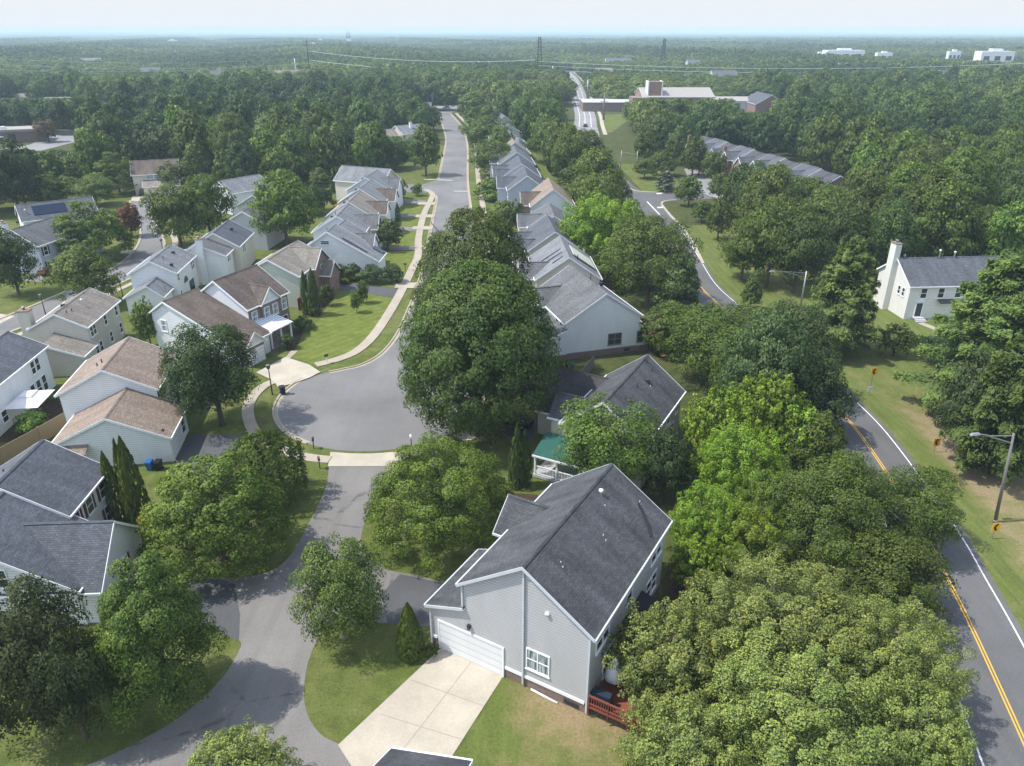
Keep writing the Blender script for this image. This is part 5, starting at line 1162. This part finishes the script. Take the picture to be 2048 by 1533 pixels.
# the far forest: one mass of crowns standing on points, then a canopy sheet to the horizon
r_ = np.random.default_rng(3)
cand = []
y = 455.0
CLEAR = [(-205, 318, 34), (95, 450, 34), (45, 458, 20), (120, 440, 24), (135, 425, 16), (66, 905, 30), (250, 318, 30)] + [(o.location.x, o.location.y + 6, 16) for o in col.objects if o.name.startswith('distant_house')]
rdx = np.interp
RX, RY = [p[0] for p in re_], [p[1] for p in re_]
far_pts = []
while y < 3600:
    step = 7.2 * max(1, y / 900) ** .85
    n = int(2 * (y * .73 + 15) / step); xs = (np.arange(n) + .5) / n * 2 - 1; xs = xs * (y * .73 + 15) + r_.uniform(-.45, .45, n) * step; ys = y + r_.uniform(-.5, .5, n) * step
    s = step / 7.2
    for x_, y_ in zip(xs, ys):
        if y_ < 905 and abs(x_ - rdx(y_, RY, RX) + 5) < 9 + 2 * (y_ > 500): continue
        if y_ < 545 and any(inside(x_, y_, P) for _, _, P in WOODS[:3]): continue
        if y_ < 560 and -360 < x_ < -40 and abs(y_ - (515 - (x_ + 60) * .19)) < 13: continue
        if y_ < 490 and abs(x_ + 40) < 24 and y_ > 462: continue
        if any((x_ - a_) ** 2 + (y_ - b_) ** 2 < c_ * c_ for a_, b_, c_ in CLEAR): continue
        far_pts.append((x_, y_, 12.8 * s * r_.uniform(.6, 1.55), (12.5 + 2.4 * math.sin(x_ * .013 + y_ * .004)) * r_.uniform(.75, 1.25) * min(s, 1.2)))
    y += step * .92
ALL = np.array([(x_, y_, w_, h_) for x_, y_, w_, h_ in REST] + far_pts)
tone = np.sin(ALL[:, 0] * .021 + 1.7 * np.sin(ALL[:, 1] * .006)) + np.sin(ALL[:, 1] * .013 + ALL[:, 0] * .007 + 1) + r_.normal(size=len(ALL)) * .9
FORESTS = []
for lo_, hi_, c_, lb_ in ((-9, -.8, (.042, .078, .026), 'darker green stands of the forest reaching to the hazy distance'), (-.8, .9, (.072, .118, .034), 'mid green stands of the forest reaching to the hazy distance'), (.9, 9, (.115, .16, .048), 'lighter green stands of the forest reaching to the hazy distance')):
    A_L = ALL[(tone >= lo_) & (tone < hi_)]
    me = bpy.data.meshes.new('forest'); me.vertices.add(len(A_L)); me.vertices.foreach_set('co', np.c_[A_L[:, :2], 0 * A_L[:, 0]].ravel().astype(np.float32))
    for nm, dat in (('size', np.c_[A_L[:, 2], A_L[:, 2], A_L[:, 3]]), ('turn', np.c_[0 * A_L[:, 0], 0 * A_L[:, 0], r_.uniform(0, 6.28, len(A_L))])):
        at_ = me.attributes.new(nm, 'FLOAT_VECTOR', 'POINT'); at_.data.foreach_set('vector', dat.ravel().astype(np.float32))
    at_ = me.attributes.new('pick', 'INT', 'POINT'); pk = r_.integers(0, 6, len(A_L)); pk[A_L[:, 1] > 620] += 6; at_.data.foreach_set('value', pk.astype(np.int32))
    forest = bpy.data.objects.new('forest', me); col.objects.link(forest); tag(forest, lb_, 'forest', kind='stuff'); forest.color = (*c_, 1); FORESTS.append(forest)
gn = bpy.data.node_groups.new('forest_crowns', 'GeometryNodeTree'); gn.interface.new_socket('Geometry', in_out='INPUT', socket_type='NodeSocketGeometry'); gn.interface.new_socket('Geometry', in_out='OUTPUT', socket_type='NodeSocketGeometry')
gi = gn.nodes.new('NodeGroupInput'); go = gn.nodes.new('NodeGroupOutput'); ip = gn.nodes.new('GeometryNodeInstanceOnPoints'); jn = gn.nodes.new('GeometryNodeJoinGeometry')
SRC = []
for lod_px in (30, 10):
    for kd in ('round', 'maple', 'round', 'round', 'maple', 'round'):
        SRC.append((kd, lod_px, len(SRC)))
srcs = []
for kd, lp, i in SRC:
    m_ = crown_mesh(kd, lp, 10 + i); o = bpy.data.objects.new('crown', m_); srcs.append(o)
for o in reversed(srcs):
    oi = gn.nodes.new('GeometryNodeObjectInfo'); oi.inputs[0].default_value = o; oi.inputs[1].default_value = True; gn.links.new(oi.outputs['Geometry'], jn.inputs[0])
def attr(nm, tp):
    d = gn.nodes.new('GeometryNodeInputNamedAttribute'); d.data_type = tp; d.inputs[0].default_value = nm; return [q for q in d.outputs if q.enabled][0]
gn.links.new(gi.outputs[0], ip.inputs['Points']); gn.links.new(jn.outputs[0], ip.inputs['Instance']); ip.inputs['Pick Instance'].default_value = True
gn.links.new(attr('pick', 'INT'), ip.inputs['Instance Index']); gn.links.new(attr('size', 'FLOAT_VECTOR'), ip.inputs['Scale'])
e2r = gn.nodes.new('FunctionNodeEulerToRotation'); gn.links.new(attr('turn', 'FLOAT_VECTOR'), e2r.inputs[0]); gn.links.new(e2r.outputs[0], ip.inputs['Rotation']); gn.links.new(ip.outputs[0], go.inputs[0])
for forest in FORESTS: md = forest.modifiers.new('crowns', 'NODES'); md.node_group = gn
# canopy sheet from 3.4 km to the horizon with rolling tops
m = N('canopy_far'); o_ = m.tc('Object'); m.base(m.mix(m.ramp(m.noise(o_, .02, 5, .65), .35, .65), (.035, .06, .02), (.085, .13, .042)))
q = MB(); nr, na = 90, 420; rr = np.geomspace(3300, 16500, nr); aa = np.linspace(-.68, .68, na); vs = []
for i, r0 in enumerate(rr):
    row = []
    for a_ in aa:
        x_, y_ = r0 * math.sin(a_), r0 * math.cos(a_); z = 13 + 3.5 * math.sin(x_ * .011 + 3 * math.sin(y_ * .004)) + 3 * math.sin(y_ * .013 + x_ * .002) + 2.5 * random.random()
        f = max(0, (r0 - 8500) / 8000); z += f * (12 + 8 * math.sin(a_ * 9 + 1) + 5 * math.sin(a_ * 23)) ; z += 7 * math.exp(-((a_ + .505) / .05) ** 2) * max(0, 1 - abs(r0 - 12000) / 3000)
        row.append(q.bm.verts.new((x_, y_, min(z, 43))))
    vs.append(row)
k_ = q.mi('canopy_far')
for i in range(nr - 1):
    for j in range(na - 1): q.bm.faces.new((vs[i][j], vs[i][j + 1], vs[i + 1][j + 1], vs[i + 1][j]))
hz = q.build('distant_woodland', uv=False); tag(hz, 'hazy blue-green woodland reaching the horizon', 'forest', kind='stuff')
# ------------------------------------------------------------------ street furniture
def arm_lamp(name, x, y, ht, reach, label, mat='metal_pole', up=.35):
    t = thing(name, label, 'street lamp', (x, y, 0))
    q = MB(); q.tube([(0, 0, 0), (0, 0, ht)], [.16, .1], mat, 10); q.lathe([(.24, 0), (.24, .25), (.16, .3)], mat, 10); q.build('pole', t)
    q = MB(); q.bar((0, 0, ht - .25), (-reach * .72, 0, ht - .05), .07, .07, 'metal_gray'); q.bar((0, 0, ht - 1.0), (-reach * .75, 0, ht + .0), .09, .09, 'metal_gray'); q.bar((-reach * .7, 0, ht - .02), (-reach, 0, ht + up - .1), .08, .08, 'metal_gray'); q.build('arm', t)
    q = MB(); q.solid([(-reach - .75, -.16, ht + up - .16), (-reach + .1, -.13, ht + up - .16), (-reach + .1, .13, ht + up - .16), (-reach - .75, .16, ht + up - .16)], [(-reach - .6, -.1, ht + up + .02), (-reach, -.08, ht + up + .02), (-reach, .08, ht + up + .02), (-reach - .6, .1, ht + up + .02)], 'metal_gray'); q.build('lamp_head', t)
    return t
p = at(1990, 1045); arm_lamp('street_lamp', p.x, p.y, height_at(p.y, 866), 3.0, 'tall street lamp with long arm standing on the dry verge at the right edge').rotation_euler = (0, R(-6), 0)
p = at(1600, 618); arm_lamp('street_lamp', p.x, p.y, height_at(p.y, 543), 5.2, 'pale street lamp arm reaching left before the layered pine', 'metal_gray', .1)
def post_lamp(u, vb, vt, label):
    p = at(u, vb); ht = height_at(p.y, vt); t = thing('post_lamp', label, 'street lamp', (p.x, p.y, 0))
    q = MB(); q.tube([(0, 0, 0), (0, 0, ht - .55)], [.09, .06], 'metal_dark', 8); q.build('pole', t)
    q = MB(); q.lathe([(.1, ht - .56), (.2, ht - .5), (.26, ht - .12), (.3, ht - .1), (.2, ht), (.03, ht + .08)], 'wood_gray', 10); q.build('lantern', t)
post_lamp(545, 790, 730, 'post-top lantern beside the navy bin at the turning circle')
post_lamp(93, 635, 589, 'post-top lantern by the left street near the beige house'); post_lamp(247, 598, 560, 'thin post-top lantern behind the speckled grey roof'); post_lamp(328, 512, 478, 'post-top lantern on the far side of the left street')
post_lamp(938, 264, 238, 'white-topped lantern by the street trees')
# gantry-like twin pole at the junction
pa, pb = at(1241, 340), at(1272, 346); ha, hb = height_at(pa.y, 302), height_at(pb.y, 303)
t = thing('signal_gantry', 'thin grey mast with cross bar between two posts at the road junction', 'signal mast', pa)
q = MB(); q.tube([(0, 0, 0), (0, 0, ha)], [.13, .09], 'metal_gray', 8); q.build('pole', t); q = MB(); d = pb - pa; q.tube([d, d + Vector((0, 0, hb))], [.13, .09], 'metal_gray', 8); q.build('pole', t)
q = MB(); q.bar((0, 0, ha - .4), d + Vector((0, 0, hb - 1.0)), .1, .1, 'metal_gray'); q.build('cross_bar', t)
def sign(u, vb, vt, label, face=True, lower=None):
    p = at(u, vb); ht = max(1.7, height_at(p.y, vt)); t = thing('curve_sign', label, 'road sign', p, R(8))
    q = MB(); q.box(-.03, .03, -.03, .03, 0, ht, 'metal_gray'); q.build('post', t)
    q = MB(); w_, h_ = .38, .46; z = ht - h_ * 2 + .05; q.box(-w_, w_, -.075, -.045, z, z + 2 * h_, 'sign_yellow'); pl = q.build('sign_plate', t)
    q = MB(); zc = z + h_
    for k in (-1, 1): q.solid([(.2, -.085, zc + k * .36), (-.04, -.085, zc + k * .36), (-.24, -.085, zc), (0, -.085, zc)], [(.2, -.08, zc + k * .36), (-.04, -.08, zc + k * .36), (-.24, -.08, zc), (0, -.08, zc)], 'sign_black')
    q.build('chevron', pl)
    if lower: q = MB(); q.box(-.3, .3, -.075, -.045, .5, 1.15, 'paint_white'); q.build('lower_plate', t)
sign(1737, 790, 737, 'yellow chevron sign with a white plate below, farthest up the verge', lower=True); sign(1867, 905, 880, 'yellow chevron sign in the middle of the dry verge'); sign(1983, 1078, 1047, 'yellow chevron sign beside the foot of the tall street lamp')
def mailbox(u, vb, rz, label, mat='metal_dark', postm='metal_dark'):
    p = at(u, vb); t = thing('mailbox', label, 'mailbox', p, R(rz))
    q = MB(); q.box(-.05, .05, -.05, .05, 0, 1.1, postm); q.build('post', t)
    q = MB(); pr = [(-.12, 1.1), (.12, 1.1), (.12, 1.27), (.08, 1.36), (0, 1.4), (-.08, 1.36), (-.12, 1.27)]; q.solid([(a_, -.3, z) for a_, z in pr], [(a_, .26, z) for a_, z in pr], mat); b_ = q.build('box', t)
    q = MB(); q.box(.121, .14, -.05, .12, 1.25, 1.42, 'door_red'); q.build('flag', b_)
mailbox(628, 898, 15, 'black mailbox on the small grass strip at the turning circle'); mailbox(640, 938, 200, 'brown mailbox at the head of the private drive', 'bark', 'bark'); mailbox(654, 728, 150, 'white-posted mailbox by the curved pavement', 'metal_dark', 'paint_white'); mailbox(823, 893, 10, 'mailbox with white top at the right end of the drive apron', 'metal_white', 'metal_dark'); mailbox(811, 541, 90, 'dark mailbox at the mouth of the brick house driveway')
def bin_(u, v, mat, label, rz=0):
    p = at(u, v); t = thing('wheelie_bin', label, 'bin', p, R(rz))
    q = MB(); q.solid([(-.25, -.28, .08), (.25, -.28, .08), (.25, .28, .08), (-.25, .28, .08)], [(-.31, -.36, 1.0), (.31, -.36, 1.0), (.31, .36, 1.0), (-.31, .36, 1.0)], mat); q.build('body', t)
    q = MB(); q.solid([(-.33, -.4, 1.003), (.33, -.4, 1.003), (.33, .38, 1.003), (-.33, .38, 1.003)], [(-.28, -.34, 1.1), (.28, -.34, 1.1), (.3, .36, 1.13), (-.3, .36, 1.13)], mat); q.bar((-.28, .44, 1.02), (.28, .44, 1.02), .05, .05, mat); q.build('lid', t)
    for s_ in (-1, 1): q = MB(); q.tube([(s_ * .26, .28, .13), (s_ * .33, .28, .13)], [.13, .13], 'tyre', 10); q.build('wheel', t)
bin_(566, 789, 'plastic_navy', 'navy wheelie bin standing on the kerb of the turning circle', 30); bin_(302, 940, 'plastic_blue', 'blue bin against the white garage wall'); bin_(319, 940, 'plastic_black', 'black bin next to the blue one at the white garage wall'); bin_(795, 568, 'plastic_navy', 'dark bin beside the bushes at the pavement'); bin_(1141, 742, 'plastic_blue', 'blue bin by the brick base of the white-gabled house')
def car(x, y, rz, mat, label, suv=False):
    t = thing('parked_car', label, 'car', (x, y, 0), R(rz)); hh = 1.0 if suv else .82; top = 1.75 if suv else 1.42
    q = MB(); q.solid([(-2.25, -.86, .3), (2.25, -.86, .3), (2.25, .86, .3), (-2.25, .86, .3)], [(-2.2, -.9, .62), (2.25, -.9, .6), (2.25, .9, .6), (-2.2, .9, .62)], mat); q.solid([(-2.2, -.9, .622), (2.25, -.9, .602), (2.25, .9, .602), (-2.2, .9, .622)], [(-2.12, -.82, hh), (2.1, -.8, hh - .12), (2.1, .8, hh - .12), (-2.12, .82, hh)], mat)
    q.solid([(-1.2 if not suv else -1.9, -.66, top - .06), (.3, -.66, top - .06), (.3, .66, top - .06), (-1.2 if not suv else -1.9, .66, top - .06)], [(-1.1 if not suv else -1.8, -.58, top), (.2, -.58, top), (.2, .58, top), (-1.1 if not suv else -1.8, .58, top)], mat); b_ = q.build('body', t)
    q = MB(); xb = -1.75 if not suv else -2.1; q.solid([(xb, -.8, hh - .02), (1.05, -.8, hh - .1), (1.05, .8, hh - .1), (xb, .8, hh - .02)], [(-1.2 if not suv else -1.92, -.66, top - .07), (.3, -.66, top - .07), (.3, .66, top - .07), (-1.2 if not suv else -1.92, .66, top - .07)], 'pane_glass'); q.build('windows', b_)
    for a_ in (-1.4, 1.4):
        for s_ in (-1, 1): q = MB(); q.tube([(a_, s_ * .72, .33), (a_, s_ * .92, .33)], [.33, .33], 'tyre', 14); wh = q.build('wheel', t); q = MB(); q.tube([(a_, s_ * .921, .33), (a_, s_ * .935, .33)], [.2, .2], 'metal_gray', 10); q.build('rim', wh)
    for s_ in (-1, 1): q = MB(); q.box(2.2, 2.27, s_ * .62 - .17, s_ * .62 + .17, .56, .7, 'metal_white'); q.build('headlight', t)
    for s_ in (-1, 1): q = MB(); q.box(-2.27, -2.19, s_ * .66 - .14, s_ * .66 + .14, .6, .78, 'door_red'); q.build('tail_light', t)
for u, v, lb in ((283, 392, 'left one of two black cars before the wide beige garage door'), (304, 391, 'right one of two black cars before the wide beige garage door')):
    x, y = xy(u, v); car(x, y + 1.2, 110, 'car_black', lb, True)
car(.2, 75.2, 155, 'car_black', 'dark car in the shade of the biggest street tree by the porch house')
x, y = xy(868, 219); car(x, y, 5, 'car_white', 'white car crossing at the far end of the street'); x, y = xy(893, 217); car(x, y, 185, 'car_silver', 'silver car crossing at the far end of the street')
x, y = xy(921, 262); car(x + 1.2, y, 100, 'car_white', 'white car parked under the far street trees'); x, y = xy(938, 322); car(x + 2.6, y, 95, 'car_black', 'dark car parked behind the street tree with visible trunk')
x, y = xy(1171, 254); car(x, y, 80, 'car_black', 'dark car on the far stretch of the road'); x, y = xy(1149, 210); car(x, y, 95, 'car_white', 'white car on the far stretch of the road')
x, y = xy(1431, 440); car(x, y, 30, 'car_white', 'white car glimpsed between trees below the terrace')
for k, lb in enumerate(('silver car in the terrace parking lot', 'white car in the terrace parking lot')): car(62 + 3 * k, 226 - 6 * k, 95, ('car_silver', 'car_white')[k], lb)
# gazebo, garden set and fence at the left edge
x, y = -56.2, 77.0
t = thing('gazebo', 'white-topped gazebo on the patio behind the dark-roofed white house', 'gazebo', (x, y, 0), R(8))
q = MB(); q.solid([(-1.9, -2.4, 2.35), (1.9, -2.4, 2.35), (1.9, 2.4, 2.35), (-1.9, 2.4, 2.35)], [(-.6, -.8, 3.05), (.6, -.8, 3.05), (.6, .8, 3.05), (-.6, .8, 3.05)], 'canvas_white'); q.solid([(-.75, -.95, 3.1), (.75, -.95, 3.1), (.75, .95, 3.1), (-.75, .95, 3.1)], [(-.1, -.1, 3.4), (.1, -.1, 3.4), (.1, .1, 3.4), (-.1, .1, 3.4)], 'canvas_white'); q.build('canopy', t)
q = MB(); [q.box(a_ * 1.8 - .05, a_ * 1.8 + .05, b_ * 2.3 - .05, b_ * 2.3 + .05, 0, 2.34, 'metal_dark') for a_ in (-1, 1) for b_ in (-1, 1)]
q.build('frame', t)
t = thing('garden_table', 'dark garden table under the white gazebo', 'table', (x, y, 0), R(8)); q = MB(); q.box(-.6, .6, -1, 1, .7, .75, 'wood_gray'); q.build('table_top', t)
for a_ in (-.5, .5):
    for b_ in (-.9, .9): q = MB(); q.box(a_ - .04, a_ + .04, b_ - .04, b_ + .04, 0, .7, 'wood_gray'); q.build('leg', t)
pt = MB(); pt.sheet([(-58.5, 71), (-52.6, 71), (-52.2, 81), (-57.5, 82)], 'mulch', .02); structure('patio', pt)
t = thing('table_umbrella', 'small white patio umbrella at the left edge below the gazebo', 'umbrella', (-58.0, 70.2, 0)); q = MB(); q.lathe([(1.3, 2.1), (.6, 2.45), (.03, 2.7)], 'canvas_white', 8); q.build('canopy', t); q = MB(); q.lathe([(.03, 0), (.03, 2.2)], 'metal_gray', 6); q.build('pole', t)
def fence(pts, ht, mat, label, pick=False):
    t = thing('board_fence', label, 'fence', (0, 0, 0))
    for (a_, b_) in zip(pts, pts[1:]):
        q = MB(); q.bar((*a_, ht / 2 + .03), (*b_, ht / 2 + .03), .05, ht, mat); q.build('board_panel', t)
    for a_ in pts: q = MB(); q.box(a_[0] - .07, a_[0] + .07, a_[1] - .07, a_[1] + .07, 0, ht + .1, mat); q.build('post', t)
fence([(-56.6, 57.5), (-54.9, 62), (-53.3, 66.5), (-51.9, 71), (-50.9, 74.6)], 1.9, 'fence_boards', 'weathered board fence running behind the white garage wing')
fence([(14.6, 104), (20, 106.5), (27, 108)], 1.8, 'wood_gray', 'grey board fence behind the white-gabled house'); fence([(9.0, 86.4), (10.9, 91)], 1.8, 'wood_gray', 'short grey gate fence between the white-gabled and porch houses')
fence([(14, 126), (22, 127), (27, 124)], 1.7, 'wood_gray', 'low board fence behind the cream-gabled house')
# timber playset
p = at(1318, 690); t = thing('playset', 'orange timber deck and playset behind the white-gabled house', 'playset', (p.x + .5, p.y + 2, 0), R(17))
q = MB(); q.box(-2.2, 2.2, -3, 4, 1.2, 1.35, 'wood_orange'); q.build('platform', t)
q = MB()
for a_ in (-2.1, 0, 2.1):
    for b_ in (-2.9, .4, 3.9): q.box(a_ - .07, a_ + .07, b_ - .07, b_ + .07, 0, 2.4, 'wood_orange')
q.build('posts', t); q = MB()
for b_ in (-2.9, 3.9): q.bar((-2.1, b_, 2.2), (2.1, b_, 2.2), .08, .12, 'wood_orange'); q.bar((-2.1, b_, 1.7), (2.1, b_, 1.7), .05, .1, 'wood_orange')
for a_ in (-2.1, 2.1): q.bar((a_, -2.9, 2.2), (a_, 3.9, 2.2), .08, .12, 'wood_orange'); q.bar((a_, -2.9, 1.7), (a_, 3.9, 1.7), .05, .1, 'wood_orange')
q.build('railing', t); q = MB(); q.bar((-2.0, -3.0, 1.2), (-2.6, -6.2, .1), .9, .08, 'wood_orange'); q.build('ramp', t)
p = at(1385, 905); t = thing('garden_slide', 'small pink slide with blue seat among the lime trees', 'slide', (p.x, p.y, 0), R(20))
q = MB(); q.bar((0, -1.6, .2), (0, .8, 1.7), .5, .08, 'skin_pink'); q.build('chute', t); q = MB(); q.bar((-.3, .9, 0), (-.25, .8, 1.9), .08, .08, 'skin_pink'); q.bar((.3, .9, 0), (.25, .8, 1.9), .08, .08, 'skin_pink'); q.build('ladder', t); q = MB(); q.box(-.9, -.35, -.3, .3, .5, .62, 'plastic_blue'); q.build('seat', t)
p = at(325, 1125); q = MB(); q.solid([(p.x - 1.0, p.y - .7, 0), (p.x + .8, p.y - 1, 0), (p.x + 1.1, p.y + .5, 0), (p.x - .7, p.y + .9, 0)], [(p.x - 1.0, p.y - .7, .16), (p.x + .8, p.y - 1, .16), (p.x + 1.1, p.y + .5, .16), (p.x - .7, p.y + .9, .16)], 'brick_red'); tag(q.build('brick_step'), 'small brick landing at the corner of the brown-shuttered house', 'step')

# ------------------------------------------------------------------ power line
def mast(name, u, y, vt, label, kind='pole', mat='metal_dark', cat='pole'):
    x = (u - 1024) / F_PX * depth(0, y, 20); ht = height_at(y, vt); t = thing(name, label, cat, (x, y, 0))
    if kind == 'pole':
        q = MB(); q.tube([(0, 0, 0), (0, 0, ht)], [.55, .32], mat, 8); q.build('pole', t)
        q = MB()
        for z in (ht - 1.5, ht - 4, ht - 7): q.bar((-2.2, 0, z), (2.2, 0, z), .2, .2, mat)
        q.build('cross_arm', t)
    elif kind == 'lattice':
        for lo, hi, s0, s1 in ((0, ht * .55, 3.4, 1.6), (ht * .55, ht, 1.6, .9)):
            q = MB(); n = 6
            for a_ in (-1, 1):
                for b_ in (-1, 1): q.bar((a_ * s0, b_ * s0, lo), (a_ * s1, b_ * s1, hi), .4, .4, mat)
            for k in range(n):
                z0, z1 = lo + (hi - lo) * k / n, lo + (hi - lo) * (k + 1) / n; w0, w1 = s0 + (s1 - s0) * k / n, s0 + (s1 - s0) * (k + 1) / n
                for b_ in (-1, 1): q.bar((-w0, b_ * w0, z0), (w1, b_ * w1, z1), .22, .22, mat); q.bar((w0, b_ * w0, z0), (-w1, b_ * w1, z1), .22, .22, mat)
                for a_ in (-1, 1): q.bar((a_ * w0, -w0, z0), (a_ * w1, w1, z1), .22, .22, mat)
            q.build('lattice', t)
        q = MB()
        for z, l in ((ht * .62, 5), (ht * .78, 4.2), (ht * .93, 3.2)): q.bar((-l, 0, z), (l, 0, z + .3), .3, .3, mat)
        q.build('cross_arm', t)
    elif kind == 'hframe':
        for a_ in (-4.5, 4.5): q = MB(); q.tube([(a_, 0, 0), (a_, 0, ht)], [.35, .25], mat, 8); q.build('pole', t)
        q = MB(); q.bar((-7, 0, ht - 2.2), (7, 0, ht - 2.2), .35, .5, mat); q.bar((-4.5, 0, ht * .5), (4.5, 0, ht * .8), .2, .2, mat); q.bar((4.5, 0, ht * .5), (-4.5, 0, ht * .8), .2, .2, mat); q.build('cross_arm', t)
    return Vector((x, y, ht))
A_ = mast('power_pole', 617, 640, 80, 'tall dark power pole left of the centre beyond the woods'); B_ = mast('power_pole', 1071, 640, 112, 'dark power pole with pale top before the lattice pylon')
C1 = mast('lattice_pylon', 1079, 690, 74, 'tallest dark lattice pylon at the centre of the horizon', 'lattice', cat='pylon'); C2 = mast('lattice_pylon', 1327, 900, 78, 'pointed lattice pylon right of the centre', 'lattice', cat='pylon')
D_ = mast('power_pole', 590, 600, 117, 'pale thin power pole next to the tall dark pole', mat='metal_gray'); E_ = mast('transmission_frame', 967, 760, 122, 'pale twin-legged transmission frame left of the lattice pylon', 'hframe', 'metal_gray', 'transmission frame')
mast('transmission_frame', 555, 900, 100, 'dark twin-legged frame with guy wires in the far left woods', 'hframe', 'metal_dark', 'transmission frame')
p = at(1211, 240); mast('utility_pole', 1211, p.y, 187, 'brown utility pole beside the grass strip of the far road', mat='metal_pole'); mast('utility_pole', 1177, 520, 160, 'pale utility pole near the school corner', mat='metal_gray')
mast('utility_pole', 147, 400, 212, 'utility pole standing in the left woods', mat='wood_gray'); mast('utility_pole', 66, 350, 232, 'short utility pole by the flat-roofed building', mat='wood_gray'); mast('utility_pole', 863, 430, 188, 'dark street pole at the far end of the street', mat='metal_dark'); mast('utility_pole', 1106, 640, 132, 'thin pale pole right of the lattice pylon', mat='metal_gray')
Z_ = Vector((-480, 640, 31)); Y_ = Vector((560, 640, 31))
WN = [0]
def wire(a_, b_, sag, r, mat, label):
    q = MB(); pts = []
    for k in range(21):
        t = k / 20; p = Vector(a_).lerp(Vector(b_), t); p.z -= sag * 4 * t * (1 - t); pts.append(p)
    q.tube(pts, r, mat, 5); o = q.build('power_line'); tag(o, label, 'power line')
for dz, nm in ((-8, 'upper'), (-14.5, 'lower')):
    wire(A_ + Vector((0, 0, dz)), B_ + Vector((0, 0, dz + 5)), 4, .12, 'metal_white', nm + ' bright power line strung between the two dark poles')
for dz, nm in ((-3, 'upper'), (-6, 'middle'), (-9, 'lower')):
    wire(B_ + Vector((0, 0, dz - 1)), Y_ + Vector((0, 0, dz)), 9, .085, 'metal_white', nm + ' power line running right from the pale-topped pole')
for dz, nm in ((-2, 'upper'), (-5, 'lower')):
    wire(E_ + Vector((0, 0, dz)), C2 + Vector((0, 0, dz * 3)), 8, .07, 'metal_gray', nm + ' faint power line from the pale frame to the pointed pylon')
for dz, nm in ((-4, 'upper'), (-9, 'lower')):
    wire(D_ + Vector((0, 0, dz)), Z_ + Vector((0, -40, dz - 4)), 7, .07, 'metal_gray', nm + ' faint power line running left from the pale thin pole')
for dz, nm in ((-13, 'upper'), (-17, 'middle'), (-21, 'lower')):
    wire(A_ + Vector((0, 0, dz)), Z_ + Vector((0, 0, dz + 9)), 6, .08, 'metal_gray', nm + ' power line running left from the tall dark pole')

# ------------------------------------------------------------------ air
hm = bpy.data.materials.new('air'); hm.use_nodes = True; t_ = hm.node_tree; t_.nodes.remove(t_.nodes['Principled BSDF'])
pv = t_.nodes.new('ShaderNodeVolumePrincipled'); pv.inputs['Color'].default_value = (.66, .83, 1.0, 1); pv.inputs['Density'].default_value = HAZE; pv.inputs['Anisotropy'].default_value = 0
t_.links.new(pv.outputs[0], t_.nodes['Material Output'].inputs['Volume'])
q = MB(); MATS['air'] = hm; q.box(-15500, 15500, -400, 17500, -1, 52, 'air'); tag(q.build('haze', uv=False), kind='stuff')
